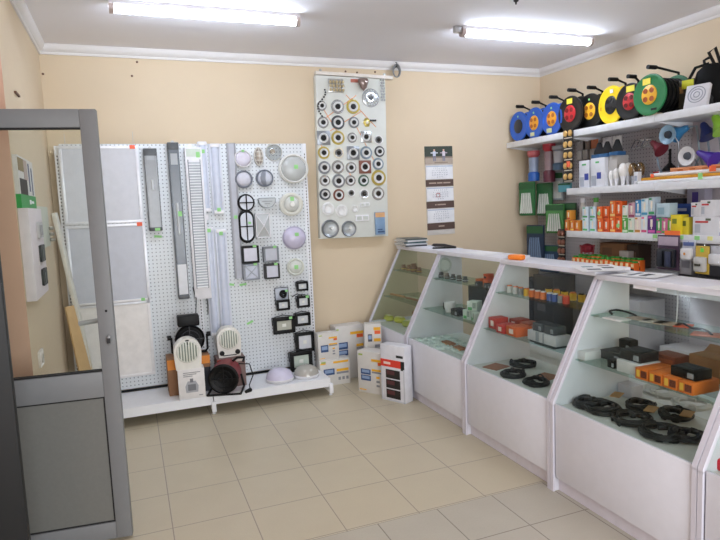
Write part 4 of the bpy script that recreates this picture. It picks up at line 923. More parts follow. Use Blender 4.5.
for k, (x, y, z, rz, lb) in enumerate(((2.195, -.93, Z1, .2, 'green-white lamp box at the front of the second counter middle shelf'), (2.19, -1.04, Z1, -.3, 'green-white lamp box at the right of the second counter middle shelf'), (2.30, -.90, Z1, .1, 'green-white lamp box at the rear of the second counter middle shelf'), (2.2, -.98, Z1+.0705, .5, 'green-white lamp box on top of the others in the second counter'))):
    carton('lamp_box', lb, 0, 0, z, .08, .08, .07, GW, rz, prints=((M('#5fae6a', .5), .1, .5, .1, .4), (M('#93a39a', .5), .55, .9, .3, .9)), group='green-white lamp boxes in the second counter', loc=(x, y))
solo('black_box', B(M('#26282a', .5)).box(-.045, .045, -.12, .12, 0, .2, .003), 'black box standing at the rear of the second counter', 'box', (2.425, -.72, Z1))
k = 0
for i in range(4):
    for j in range(6):
        x = 2.03+.075*i; y = -.42-.105*j-.02*(i % 2)
        if i == 0 and j > 3: continue
        if k == 0:
            s0 = thing('wall_socket', 'white wall socket in rows on the floor of the second counter', 'socket', (x, y, Z0), 0, 'white wall sockets on the second counter floor')
            obj('plate', B(M('#e8f2ee', .35)).box(-.032, .032, -.042, .042, 0, .02, .006), s0); obj('outlet', B(M('#c6d4d0', .4)).lathe([(.022, .02), (.022, .026), (.018, .026), (.016, .016), (0, .016)], 'z', 14), s0)
        else: dup(s0, (x, y, Z0+.0), .1*((k*7) % 5-2))
        k += 1
t = thing('cable_tie_bunch', 'dark bunch of cables at the rear of the second counter floor', 'cable bunch', (2.36, -.98, Z0)); obj('bundle', coil_mesh(.075, .009, 5, M('#3c4444', .5), 33), t); obj('tie', B(BLACK).torus(.025, .004, 'x', (.075, 0, .02), 12, 6), t)
for px, py, lb in ((447, 346.5, 'brown lamp box at the front of the second counter floor'), (459, 352, 'brown lamp box second at the front of the second counter floor')):
    p = inz(px, py, Z0); carton('brown_box', lb, 0, 0, Z0, .13, .055, .035, M('#a06a48', .6), prints=((M('#c99a70', .6), .2, .8, .2, .8),), loc=(p.x+.015, p.y))
p = inz(420, 282, .97)
t = thing('pale_ring', 'pale round ring with a disc on the left side of the second counter', 'lamp', (2.33, -.3255, 1.079)); obj('ring', B(M('#c3cac6', .3)).torus(.055, .009, '-y', (0, 0, 0), 28), t); obj('disc', B(M('#d4dad6', .3)).lathe([(.045, -.004), (.045, .004), (0, .004)], '-y', 24), t); obj('foot', B(SILVER).box(-.02, .02, -.012, .0, -.09, -.055), t)  # pale ring and disc set against the counter's left side

# first counter
levels(0)
for k, (px, c_, r) in enumerate(((401, '#7a5a44', .022), (406, '#8b6b52', .024), (411, '#6e4e3c', .034), (416, '#8a6a58', .022))):
    p = onx(px, 268, 2.26); t = thing('lamp_holder', 'brown lamp holder, %s from left on the corner counter top shelf' % ORD[k], 'lamp holder', (2.29, p.y, Z2), 0, 'brown lamp holders in the corner counter')
    obj('body', B(M(c_, .5)).lathe([(0, 0), (r, 0), (r*1.1, r), (r*.7, r*1.6), (r*.7, r*2.2), (0, r*2.2)], 'z', 14), t); obj('ring', B(GOLD).torus(r*1.05, .003, 'z', (0, 0, r*.6), 16, 6), t)
for k, (x, y0, y1, c_, lb) in enumerate(((2.18, .46, .22, '#b58a5c', 'light brown stick at the left of the corner counter middle shelf'), (2.22, .30, .0, '#9aa58c', 'greenish stick on the corner counter middle shelf'), (2.2, .16, -.12, '#8f6a4c', 'brown stick at the right of the corner counter middle shelf'))):
    solo('wooden_stick', B(M(c_, .6)).tube([(0, y0, .012), (.03, y1, .012)], .011, 8), lb, 'stick', (x, 0, Z1))
for k, (px, py, c_, lb) in enumerate(((386, 321, '#c9cf52', 'yellow packet at the left of the corner counter floor'), (397, 323, '#d0d24a', 'yellow packet second from left on the corner counter floor'), (406, 327, '#b9c25a', 'yellow-green packet third from left on the corner counter floor'), (415, 315, '#a87a5c', 'brown packet at the rear of the corner counter floor'))):
    p = inz(px, py, Z0); t = thing('packet', lb, 'packet', (p.x+.03, p.y, Z0), .4*k, 'packets in the corner counter')
    obj('bag', B(M(c_, .45)).lathe([(0, 0), (.045, .003), (.06, .02), (.05, .045), (.025, .055), (0, .056)], 'z', 14, (0, 0, 0), .8, 1.15), t); obj('card', B(M('#e4e2b0', .5)).box(-.02, .02, -.045, .045, .054, .058), t)
# fifth counter
levels(4)
p = inz(714, 468, Z0); t = thing('red_switch', 'red plastic device in the counter at the lower right corner', 'device', (p.x+.03, p.y-.02, Z0), .3)
obj('body', B(M('#d0263a', .35)).box(-.04, .04, -.06, .06, 0, .05, .01), t); obj('lever', B(M('#e0485a', .35)).box(-.012, .012, -.02, .03, .05, .085, .005), t)

# ------------------------------------------------------------------ things lying on the countertops
levels(0)
mg = [('#3a4048', 'bottom', 0), ('#c9ccd0', 'second from the bottom', .05), ('#2b4a50', 'in the middle', -.08), ('#d8d9dc', 'second from the top', .1), ('#3f4a4c', 'on top', -.04)]
for k, (c_, w_, rz) in enumerate(mg):
    t = thing('magazine', 'magazine %s of the stack on the corner counter' % w_, 'magazine', (2.36+.006*k, .37+.008*k, ZT+.0142*k), rz-.1, 'magazines stacked on the corner counter')
    obj('cover', B(M(c_, .4)).box(-.105, .105, -.15, .15, 0, .013, .001), t); obj('pages', B(M('#e4e2dc', .7)).box(-.1055, .1045, -.149, .1505, .002, .011), t)
def sheet(name, label, cat, x, y, w, d, rz, mat, z=None, curl=0, marks=()):
    z = ZT if z is None else z
    b = B(mat); n = 8; R1 = []
    for i in range(n+1):
        u = -d/2+d*i/n; zz = curl*(abs(i/n-.5)*2)**3 if u < 0 else 0
        R1.append([b.v((xx, u, zz+dz)) for xx in (-w/2, w/2) for dz in (0, .002)])
    for A_, C_ in zip(R1, R1[1:]):
        b.f([A_[0], A_[2], C_[2], C_[0]]); b.f([A_[1], C_[1], C_[3], A_[3]]); b.f([A_[0], C_[0], C_[1], A_[1]]); b.f([A_[2], A_[3], C_[3], C_[2]])
    b.f(R1[0]); b.f(R1[-1])
    t = solo(name, b, label, cat, (x, y, z+.0003), rz)
    if marks:
        for m, x0, x1, y0, y1 in marks: obj('picture', B(m).box(x0*w, x1*w, y0*d, y1*d, .002, .003), t)
    return t
PAPER = M('#eeeef0', .6); BM = M('#3f4650', .5)
sheet('paper_sheet', 'bluish white sheet between the magazines and the black gadget on the corner counter', 'paper', 2.39, .03, .20, .27, .15, M('#dfe2ee', .6))
levels(1)
t = thing('stapler', 'black stapler-like gadget lying where the corner counter meets the second one', 'stapler', (2.40, -.20, ZT+.0038), -.6)
obj('base', B(BLACK).box(-.10, .10, -.018, .018, 0, .012, .004), t); obj('arm', B(M('#1d1e21', .4)).prism([(-.11, .03), (-.09, .045), (.0, .04), (.10, .016), (.10, .010), (-.08, .018)], -.016, .016, 'y'), t)
sheet('paper_sheet', 'white sheet lying across the second counter top', 'paper', 2.40, -.80, .19, .30, -.1, PAPER)
sheet('paper_sheet', 'white sheet near the right end of the second counter top', 'paper', 2.37, -1.08, .14, .21, .2, M('#e4e4e8', .6))
levels(2)
t = thing('orange_tape', 'bright orange roll packet on top of the third counter', 'packet', (2.33, -1.31, ZT), .3)
obj('packet', B(M('#ff8a2a', .5)).box(-.03, .03, -.055, .055, 0, .035, .012), t); obj('label', B(M('#ffb060', .5)).box(-.02, .02, -.03, .03, .035, .0365), t)
levels(2)
sheet('flyer', 'white flyer with small pictures on top of the third counter, curling over its edge', 'flyer', 2.36, -2.02, .24, .34, -.5, PAPER, z=ZT, marks=((BM, -.3, .0, -.3, -.15), (BM, .1, .35, -.1, .05), (M('#6f8a98', .5), -.3, -.05, .1, .22), (M('#7d6f6a', .5), .1, .36, .2, .32)))
levels(3)
sheet('flyer', 'second white flyer with dark pictures beside the first one', 'flyer', 2.40, -2.30, .2, .24, .25, M('#e9ebee', .6), z=ZT+.003, marks=((BM, -.3, .2, -.2, -.05), (M('#55606c', .5), -.3, .3, .1, .2)))
sheet('paper_sheet', 'white sheet on the near countertop at the right edge of the picture', 'paper', 2.38, -2.93, .25, .34, .05, PAPER)

# ================================================================== RIGHT WALL SHELVING
SX = 3.62; BKX = 4.0
SWH = M('#eef0f4', .4, 0, .01); BAYS = [.612, -.29, -1.25, -2.22]
def wall_shelving(k, label, shelves, back_mat):
    y1, y0 = BAYS[k], BAYS[k+1]
    t = thing('wall_shelving', label, 'shelving', (XR, (y0+y1)/2, 0), group='white shelving bays along the right wall'); ox = -XR; h = (y1-y0)/2-.002
    obj('back_panel', B(back_mat).box(BKX+ox, BKX+.012+ox, -h, h, .15, 2.18), t)
    for s in (-1, 1): obj('upright', B(SWH).box(BKX+.012+ox, -.002, s*h-.02 if s > 0 else -h, s*h if s > 0 else -h+.02, 0, 2.18), t)
    obj('base_shelf', B(SWH).box(SX-.05+ox, BKX+ox, -h, h, .08, .15, .002), t); obj('base_front', B(SWH).box(SX-.03+ox, SX-.015+ox, -h, h, .0, .08), t)
    for z in shelves:
        o = obj('shelf', B(SWH).box(SX+ox, BKX+ox, -h, h, z-.05, z, .002), t)
        obj('price_rail', B(M('#e4e6ea', .35)).box(SX-.006+ox, SX+ox, -h, h, z-.052, z+.004, .001), o)
        b = B(SWH)
        for yy in (-h, h-.003): b.prism([(SX+.02+ox, z-.05), (BKX+ox, z-.05), (BKX+ox, z-.10)], yy, yy+.003, 'y')
        obj('bracket', b, o)
    return t
wall_shelving(0, 'corner shelving bay of the right wall with goods hanging on hooks', (2.175,), PEGX)
wall_shelving(1, 'middle shelving bay of the right wall with orange bulb boxes', (2.175, 1.67, 1.29, .975), PEGX)
wall_shelving(2, 'near shelving bay of the right wall with desk lamps and tubes', (2.175, 1.67, 1.29, .90), M('#c4bcc0', .5))
SA, SB_, SC_ = 2.176, 1.671, 1.291
LOWDARK = M('#5a5a60', .6)
def fx(px, py, x=SX+.02): return onx(px, py, x)
# cord reels on the top shelf -------------------------------------------------------
def reel(label, px, py, flange, hub, holes, R=.146, dx=.0, marks=None, rear=None, width=.10, ry=0):
    xf = 3.645+dx
    p = onx(px, py, xf); z = SA+R
    t = thing('cord_reel', label, 'cord reel', (xf, p.y, SA), -PI/2+ry, 'cable reels on the top shelf')
    FM = M(flange, .35); c0 = (0, 0, R+.0005)
    obj('front_flange', B(FM).lathe([(R*.55, 0), (R*.98, .0), (R, .006), (R*.98, .014), (R*.9, .016), (R*.8, .01), (R*.46, .012), (R*.44, 0)], '-y', 36, c0), t)
    obj('rear_flange', B(M(rear or flange, .35)).lathe([(0, -width-.006), (R*.98, -width-.006), (R, -width), (R*.98, -width+.006), (0, -width+.006)], '-y', 36, c0), t)
    cw_ = B(M('#0c0d0e', .55, spec=.3))
    for i in range(6): cw_.torus(R*.78, .009, '-y', (0, width*(i+.5)/6, R), 26, 6)
    cw_.lathe([(R*.72, -width), (R*.72, 0)], '-y', 26, c0); obj('wound_cable', cw_, t, 'wound black cable')
    o = obj('hub', B(M(hub, .4)).lathe([(R*.46, -.002), (R*.45, .016), (R*.40, .02), (0, .02)], '-y', 28, c0, 1, 1.05), t, 'hub in another colour')
    if holes:
        for i in (-1, 1):
            for j in (-1, 1):
                hb = B(M(holes, .5)).lathe([(R*.13, .02), (R*.13, .023), (R*.11, .023), (R*.1, .0205), (0, .0205)], '-y', 14, (i*R*.19, 0, R+j*R*.2)); obj('socket', hb, t, 'round socket')
    hd = B(M('#0d0e10', .5, spec=.3)); hd.tube([(0, width+.006, R), (0, width+.03, R), (0, width+.03, 2*R+.02), (0, .03, 2*R+.055), (0, -.02, 2*R+.05)], .010, 8); hd.tube([(0, .05, 2*R+.05), (0, -.03, 2*R+.05)], .016, 10); obj('handle', hd, t, 'black carrying handle')
    obj('stand', B(M('#0d0e10', .5, spec=.3)).tube([(-R*.75, .0, .007), (-R*.75, width, .007), (0, width+.03, R)], .0065, 6).tube([(R*.75, 0, .007), (R*.75, width, .007), (0, width+.03, R)], .0065, 6), t)
    for m, x, zz, w, h in (marks or ()):
        obj('sticker', B(m).box(x*R-w/2, x*R+w/2, -.018, -.0155, R+zz*R-h/2, R+zz*R+h/2), t)
    return t
YM = M('#f0e24a', .5); PT = M('#cfd8a0', .5)
GM = lambda: (GREENTAG, 0, .66, .016, .016)
reel('blue cord reel with dark hub, farthest left on the top shelf', 519.3, 123.7, '#1f5cc0', '#23272e', None, marks=(GM(),))
reel('blue cord reel with yellow sockets, second from left on the top shelf', 535, 122, '#1f5cc0', '#e9a32a', '#b5651f', marks=(GM(), (PT, -.15, -.72, .06, .035)))
reel('blue cord reel with yellow sockets, third from left on the top shelf', 552.6, 117, '#1f58bd', '#e9a32a', '#b5651f', R=.147, marks=(GM(), (PT, -.2, -.7, .07, .04)))
reel('black cord reel with red sockets and yellow label, fourth from left on the top shelf', 571, 114, '#101114', '#c0282e', '#7c1418', R=.155, marks=((YM, .0, .70, .07, .045),))
reel('black cord reel with yellow sockets, fifth from left on the top shelf', 590.6, 111, '#0f1113', '#ecb32a', '#a8641c', R=.150, dx=.06, marks=(GM(), ))
reel('bright yellow cord reel with black hub on the top shelf', 612, 103.7, '#f6d21e', '#22252a', '#0f1012', R=.155, dx=.03, ry=-.10, marks=((WHITE, .1, .7, .035, .03), (M('#d9a818', .4), -.75, -.1, .02, .03), (M('#d9a818', .4), .75, -.3, .02, .03)))
reel('black cord reel with red sockets between the yellow and green reels', 630.5, 101, '#111215', '#c0282e', '#6c1216', R=.140, dx=-.02, marks=((YM, .1, .68, .08, .045),), width=.05)
reel('large green cord reel with yellow sockets on the top shelf', 650.5, 96.3, '#1f7a45', '#eeb42c', '#a8501c', R=.152, dx=-.035, marks=((YM, -.15, .66, .07, .045), (BLACK, .3, -.72, .05, .016)), width=.25, rear='#1c6a40')
# bag and packs right of the reels
p = onx(708, 88, 3.84); t = thing('black_bag', 'black backpack with straps at the right end of the top shelf', 'bag', (3.87, p.y, SA), -PI/2)
obj('body', B(M('#0c0d0e', .75, spec=.2)).lathe([(0, 0), (.11, .0), (.135, .06), (.13, .18), (.10, .28), (.05, .32), (0, .325)], 'z', 20, (0, 0, 0), 1, .75), t)
obj('pocket', B(M('#202226', .7)).lathe([(0, 0), (.08, .01), (.09, .06), (.07, .13), (0, .15)], 'z', 16, (0, -.06, .01), 1, .6), t)
obj('strap', B(BLACK).tube([(-.11, -.05, .05), (-.13, -.09, .2), (-.08, -.06, .31), (-.02, 0, .33)], .012, 6).tube([(.02, 0, .32), (.0, -.03, .40), (.05, -.03, .42), (.07, 0, .31)], .011, 6).tube([(-.05, 0, .3), (-.06, 0, .36), (-.02, 0, .37)], .01, 6), t)
p = onx(692, 95, 3.80); carton('yellow_pack', 'dark pack with a yellow-green top between the green reel and the bag', 0, 0, SA, .11, .06, .235, M('#3d3a2c', .5), .25, prints=((M('#d9dc3a', .5), .2, .95, .72, .98), (M('#8d6a3c', .5), .0, .3, .6, .8)), loc=(3.80, p.y+.03))
p = onx(697, 104, 3.68); t = thing('fan_pack', 'white pack with a round grille picture leaning on the top shelf', 'pack', (3.655, p.y, SA+.002), -PI/2, rot=(-.3, 0, -PI/2+.25))
obj('carton', B(M('#dcdde4', .45)).box(-.078, .078, 0, .035, 0, .175, .002), t); obj('grille', B(M('#9aa0ac', .4)).torus(.058, .003, '-y', (0, -.001, .10), 24).torus(.040, .003, '-y', (0, -.001, .10), 20).torus(.02, .003, '-y', (0, -.001, .10), 14), t)

# second shelf (z 1.645) ----------------------------------------------------------------
SG2 = 'goods on the second shelf of the right wall'
def lbox(name, label, px, z, w, d, h, mat, x=3.70, prints=(), group=None, rz=0, cat='box'):
    p = onx(px, 200, x-d/2); return carton(name, label, 0, 0, z, w, d, h, mat, rz, prints, cat, group, loc=(x, p.y))
LP = ((M('#4fae62', .5), .3, .7, .82, .88), (M('#3b4a9c', .5), .55, .95, .28, .52), (M('#aab0bc', .5), .1, .5, .05, .4))
LP2 = ((M('#4fae62', .5), .35, .6, .82, .88), (M('#3b4a9c', .5), .45, .75, .28, .5), (M('#aab0bc', .5), .05, .4, .05, .4))
lbox('lamp_box', 'narrow white lamp carton with a blue oval, left end of the second shelf', 584, SB_, .12, .12, .235, M('#d9dbe2', .5), prints=LP)
lbox('lamp_box', 'wide white lamp carton with a blue oval, second from left on the second shelf', 597.5, SB_, .16, .12, .245, M('#dcdee4', .5), prints=LP2)
for k, (px, lb) in enumerate(((597.5, 'black pyramid spot lamp on the narrow side of the white cartons'), (605.5, 'black pyramid spot lamp in the middle of the three'), (615.5, 'black pyramid spot lamp on the right of the three'))):
    z = SB_+.246 if k < 2 else SB_+.2505; p = onx(px, 160, 3.68)
    if k == 2: carton('lamp_box', 'plain grey-white carton under the right pyramid lamp', 0, 0, SB_, .1, .12, .25, M('#b9b6b2', .5), loc=(3.74, p.y+.03))
    t = thing('spot_lamp', lb, 'spot lamp', (3.70, p.y, z), -PI/2, 'black pyramid spot lamps')
    obj('shade', B(M('#0d0e12', .45)).lathe([(.062, .03), (.058, .05), (.022, .125), (.014, .13), (0, .13)], 'z', 4), t); obj('base', B(M('#2d5f8f', .4)).box(-.046, .046, -.046, .046, 0, .03, .003), t, 'blue label band')
BUG = 'white bulbs standing on the second shelf'
def bulb(label, px, x, s, glassm, base=WHITE, group=BUG, z=SB_):
    p = onx(px, 180, x); t = thing('light_bulb', label, 'light bulb', (x, p.y, z), 0, group)
    obj('base', B(base).lathe([(0, 0), (.013*s, 0), (.014*s, .02*s), (.02*s, .045*s), (.024*s, .06*s)], 'z', 16, (0, 0, 0), .8, .8), t)
    obj('globe', B(glassm).lathe([(.024*s, .06*s), (.034*s, .085*s), (.036*s, .105*s), (.028*s, .13*s), (.012*s, .143*s), (0, .145*s)], 'z', 16, (0, 0, 0), .8, .8), t); return t
for k, (px, s, x, lb) in enumerate(((611.5, .9, 3.68, 'white bulb, leftmost in front on the second shelf'), (616.5, 1.0, 3.67, 'white bulb, second in front on the second shelf'), (623, 1.25, 3.66, 'largest white bulb in front on the second shelf'), (628, 1.3, 3.76, 'white bulb behind the largest one on the second shelf'), (617, 1.25, 3.8, 'white bulb in the rear row on the second shelf'))):
    bulb(lb, px, x, s, M('#eceae6', .3))
AMB = glass('mat_amber_glass', '#e8cfa0', .12, .5)
for k, px in enumerate((633, 636.5, 640, 643.5)):
    bulb('clear filament bulb, %s from left beside the white bulbs' % ORD[k], px, 3.76+.04*(k % 2), 1.25, CLEAR if k % 2 else AMB, CHROME, 'clear filament bulbs on the second shelf')
lbox('white_box', 'small white bulb carton in front of the filament bulbs', 635.5, SB_, .04, .04, .10, M('#dfe0e4', .5), x=3.66, prints=((M('#9aa2b0', .5), .2, .8, .3, .7),))
for k, (px, s, w, c_, lb) in enumerate(((655, 0, .05, '#d43a3a', 'small red and white carton behind the tubes'), (663, 0, .09, '#d8d4d6', 'white carton behind the tubes, left of the black cone lamp'), (672, 0, .06, '#7f828a', 'grey carton under the black cone lamp'), (679, 0, .07, '#e0dce0', 'white carton behind the tubes, right of the black cone lamp'))):
    lbox('small_carton', lb, px, SB_, w, .06, .10, M(c_, .5), x=3.93, prints=((M('#b9b4ba', .5), .2, .8, .4, .7),))
# tube packs lying along the shelf
def tubepack(label, px0, px1, x, z, w, h, mat, rnd_=False, tagc=None, tagpx=None):
    a, c = onx(px0, 180, x), onx(px1, 180, x); L_ = abs(c.y-a.y); t = thing('tube_pack', label, 'lamp tube', (x, (a.y+c.y)/2, z), 0, 'tubes lying on the second shelf')
    if rnd_:
        obj('tube', B(mat).tube([(0, -L_/2+.02, w/2), (0, L_/2-.02, w/2)], w/2, 12), t)
        for s in (-1, 1): obj('end_cap', B(SILVER).tube([(0, s*(L_/2-.02), w/2), (0, s*L_/2, w/2)], w/2*1.03, 12), t)
    else:
        obj('sleeve', B(mat).box(-w/2, w/2, -L_/2, L_/2, 0, h, .001), t); pr = B(M('#c46a20', .5))
        for i in range(4): pr.box(-w/2-.001, -w/2, -L_*.4+L_*.22*i, -L_*.4+L_*.22*i+L_*.1, h*.3, h*.6)
        obj('print', pr, t)
        for s in (-1, 1): obj('end_flap', B(M('#4a3a28', .6)).box(-w/2+.002, w/2-.002, s*L_/2-.001, s*L_/2+.001, .002, h-.002), t)
    if tagpx:
        q = onx(tagpx, 180, x); obj('price_tag', B(tagc).box(-w/2-.004, -w/2-.0012, q.y-(a.y+c.y)/2-.03, q.y-(a.y+c.y)/2+.03, -.004, h*.9), t, 'bright price tag')
    return t
tubepack('bare white tube at the front edge of the second shelf', 637, 724, 3.65, SB_, .028, .028, M('#e6e8ea', .3), True)
tubepack('yellow-orange tube carton lying behind the front tube', 643, 727, 3.70, SB_, .05, .05, M('#d99a22', .5))
tubepack('deep orange tube carton lying at the right behind the front tube', 668, 728, 3.76, SB_, .05, .075, M('#cc6a26', .5))
tubepack('white tube on top of the yellow tube carton', 651, 726, 3.70, SB_+.0505, .03, .03, M('#e9e6e6', .3), True)
tubepack('pale orange tube carton stacked on the deep orange one', 672, 729, 3.77, SB_+.0755, .04, .035, M('#e59a6a', .5))
for k, (px, c_, lb, z, w, h) in enumerate(((675, ORTAG, 'orange price tag at the front edge of the second shelf', SB_-.03, .05, .032), (700, GREENTAG, 'green price tag on the front tube of the second shelf', SB_+.01, .035, .045), (708, M('#f06a3a', .5), 'red-orange price card leaning on the tubes', SB_+.06, .05, .04), (648, M('#f0653a', .5), 'orange price card left of the tube cartons', SB_+.045, .03, .03))):
    p = onx(px, 180, 3.63); solo('price_tag', B(c_).box(-.002, 0, -w/2, w/2, 0, h), lb, 'price tag', (3.632 if k < 2 else 3.672, p.y, z))
# desk lamps standing on or clipped above ------------------------------------------------
def disc_lamp(label, px, py, r, col, x=3.74, eye='#2d3542'):
    p = onx(px, py, x); h = p.z-SB_; t = thing('clip_lamp', label, 'desk lamp', (x, p.y, SB_), -PI/2, 'desk lamps on the second shelf')
    obj('head', B(M(col, .35)).lathe([(r*.2, -.06), (r*.6, -.04), (r, .0), (r*1.0, .006), (r*.6, -.004), (r*.42, -.012), (0, -.012)], '-y', 24, (0, 0, h)), t)
    obj('bulb', B(M(eye, .3)).lathe([(r*.42, -.01), (r*.36, .006), (0, .012)], '-y', 16, (0, 0, h)), t, 'dark round centre')
    obj('neck', B(M('#8d9096', .35, .4)).tube([(0, .06, h), (.01, .10, h-.06), (.015, .10, .1), (0, .09, .02)], .006, 8), t)
    obj('base', B(M(col, .4)).lathe([(0, 0), (.05, 0), (.05, .012), (.02, .022), (0, .022)], 'z', 20, (0, .09, 0)), t); return t
disc_lamp('pale blue disc-shaped desk lamp hanging high under the top shelf', 667.5, 134.7, .072, '#8fb2cc')
disc_lamp('white disc-shaped desk lamp with grey centre above the tubes', 686.7, 156, .07, '#d8d8da', x=3.74, eye='#4a4f5a')
def cone_lamp(label, px, py, col, r, L_, tilt, x=3.80, neck=None):
    p = onx(px, py, x); h = p.z-SB_; t = thing('desk_lamp', label, 'desk lamp', (x, p.y, SB_), -PI/2, 'desk lamps on the second shelf')
    sh = B(M(col, .35)); sh.t((0, 0, h), (0, tilt, 0)); sh.lathe([(r, -L_/2), (r*.95, -L_/2+.004), (r*.45, L_*.1), (r*.38, L_*.35), (r*.25, L_/2), (0, L_/2)], 'z', 24); obj('shade', sh, t)
    bb = B(M('#e8e4d8', .3)); bb.t((0, 0, h), (0, tilt, 0)); bb.sphere((0, 0, -L_*.3), r*.35, seg=12); obj('bulb', bb, t)
    tx = math.sin(tilt)*L_/2; tz = math.cos(tilt)*L_/2
    obj('neck', B(M(neck or '#7d8a96', .35, .2)).tube([(tx, 0, h+tz), (tx*1.5, .05, h+tz*.8+.01), (tx*1.4+.02, .07, max(.1, h*.5)), (.02, .07, .02)], .008, 8), t)
    obj('base', B(M(col, .4)).lathe([(0, 0), (.045, 0), (.045, .014), (.02, .024), (0, .024)], 'z', 20, (.02, .07, 0)), t); return t
cone_lamp('blue cone desk lamp with a curved grey neck', 681, 131, '#3f86b8', .065, .13, 1.25, x=3.86, neck='#8fa2ac')
cone_lamp('maroon cone desk lamp left of the pale blue disc lamp', 656.7, 146, '#6a1f2c', .06, .12, -.9, x=3.76)
cone_lamp('navy blue cone desk lamp near the right end of the second shelf', 706, 130, '#1f2c6a', .068, .12, -.5, x=3.86)
cone_lamp('lime green desk lamp cut by the right edge of the picture', 719, 123, '#8fc43a', .075, .13, -.6)
cone_lamp('purple desk lamp above the tubes at the right', 706, 156, '#4a2c9c', .06, .15, -1.1, x=3.76)
t = thing('cone_lamp', 'black cone lamp standing above the white cartons', 'desk lamp', (3.93, onx(670, 155, 3.93).y, SB_+.1005), -PI/2)
obj('shade', B(BLACK).lathe([(.06, 0), (.055, .012), (.022, .05), (.014, .06), (0, .06)], 'z', 20), t); obj('stem', B(BLACK).tube([(0, 0, .06), (0, 0, .17)], .010, 8), t)
p = onx(640, 145, 3.85); t = thing('wire_lamp', 'silver wire-framed lamp hanging under the top shelf', 'lamp', (3.85, p.y, p.z), -PI/2); w_ = B(CHROME)
for k in range(3): w_.tube([(-.10+.05*k, 0, -.03), (-.03+.05*k, -.02, .04), (.05+.03*k, 0, .03), (.08, .02, -.02+.02*k), (-.10+.05*k, 0, -.03)], .004, 6)
obj('wire_frame', w_, t); obj('hanger', B(CHROME).tube([(0, 0, .035), (0, .06, .06), (0, .1485, .06)], .004, 6), t)
# cards hanging behind the pyramid lamps
for k, (px, c_, lb) in enumerate(((587, '#6d5e58', 'dark blister card hanging leftmost under the top shelf'), (594, '#b86a44', 'orange blister card hanging under the top shelf'), (607, '#cfcdd0', 'white blister card hanging behind the pyramid lamps'), (617, '#d9d6d4', 'white blister card hanging right of the pyramid lamps'), (581, '#8a868a', 'grey blister card hanging near the spot card strip'))):
    p = onx(px, 143, 3.86); t = thing('blister_card', lb, 'blister card', (3.86, p.y, 1.93), -PI/2, 'blister cards under the top shelf'); obj('card', B(M(c_, .5)).box(-.05, .05, 0, .003, -.02, .17), t); obj('blister', B(M('#a3a0a0', .25)).box(-.032, .032, -.025, 0, 0, .09, .008), t)
    obj('hook', B(CHROME).tube([(0, -.02, .16), (0, .1385, .16)], .003, 6), t)

# third shelf (z 1.24): lamp boxes in two layers -----------------------------------------
BW2 = M('#f3e9df', .5); BULBP = M('#f2ead8', .45)
def bulbbox(label, px, layer, w, h, col, acc, x=3.68, tagged=False, zoff=None):
    z = SC_ if layer == 0 else zoff; p = onx(px, 222 if layer == 0 else 208, x-.03)
    pr = [(M(acc, .5), .08, .92, .06, .2), (BULBP, .36, .64, .38, .78), (BULBP, .44, .56, .25, .40), (M(acc, .5), .1, .5, .84, .94)]
    t = carton('bulb_box', label, 0, 0, z, w, .06, h, M(col, .5), 0, pr, 'box', 'bulb boxes on the third shelf', loc=(x, p.y))
    if tagged: obj('price_tag', B(GREENTAG).lathe([(.018, 0), (.018, .0015), (0, .0015)], '-y', 14, (-w*.1, -.031, h*.45)), t, 'round green price sticker')
    return t
ORB, GRB = '#e4601f', '#6fb03a'
low = [(566.5, .045, .10, '#d98a3a', '#c8402a', 'orange-yellow'), (572, .045, .095, '#d97a2c', '#f0d060', 'orange'), (577, .045, .095, '#d9882e', '#c8502a', 'orange-yellow'),
       (585, .066, .115, '#dbe9f0', '#58b46a', 'blue-white'), (592.5, .066, .115, '#d3e6f2', '#58b46a', 'blue-white'), (600, .06, .11, ORB, '#f0c070', 'orange'), (606.2, .06, .11, ORB, '#b23a1a', 'orange'), (612.5, .06, .125, ORB, '#f0c070', 'orange'), (618.7, .06, .125, ORB, '#b23a1a', 'orange'),
       (625, .06, .12, '#59a84a', '#d8e8c8', 'green'), (631, .06, .12, '#d6e0d2', '#5a9a48', 'pale green'), (637.5, .06, .13, '#e9d9d0', '#c98a3a', 'white and tan'), (644, .06, .135, '#dce6ea', '#d0507a', 'white and pink'), (651.5, .075, .14, '#58307a', '#c85aa0', 'purple'),
       (659, .05, .12, '#3f9a58', '#d04a8a', 'green'), (664.5, .05, .12, '#d46a9a', '#50a050', 'pink'), (670.5, .05, .125, '#6ab04a', '#d0405a', 'leaf green')]
n0 = {}
for k, (px, w, h, c_, a_, nm) in enumerate(low):
    if 564 < px < 572+9 and px < 580: pass
    bulbbox('%s bulb box, %s in the lower row on the third shelf' % (nm, ORD[k] if k < 16 else 'last'), px, 0, w, h, c_, a_, tagged=(k in (8,)), x=3.68 if px > 580 else 3.68)
up = [(568.5, .05, .085, '#e09a3a', '#c84a2a', 'orange-yellow', .1005), (585, .066, .10, '#d6e6f0', '#4aa65e', 'blue-white', .1155), (592.5, .066, .10, '#cfe4f2', '#4aa65e', 'blue-white', .1155), (599.5, .06, .105, ORB, '#f0b060', 'orange', .1105), (606, .06, .105, ORB, '#b23a1a', 'orange', .1105), (612.5, .06, .135, '#e8702a', '#f0c880', 'orange', .1255), (618.7, .06, .13, ORB, '#b23a1a', 'orange', .1255),
      (625, .055, .10, '#e2e6dc', '#6aa050', 'white', .1205), (631.5, .065, .12, '#c9a0a8', '#8a3a5a', 'dusky pink', .1205), (638, .055, .13, '#3f8ac0', '#e0e8f0', 'sky blue', .1305), (644.5, .065, .135, '#cfe0e6', '#4a9ac0', 'pale blue', .1355), (651.5, .06, .14, '#b9c9d2', '#3a9a60', 'grey-blue', .1405)]
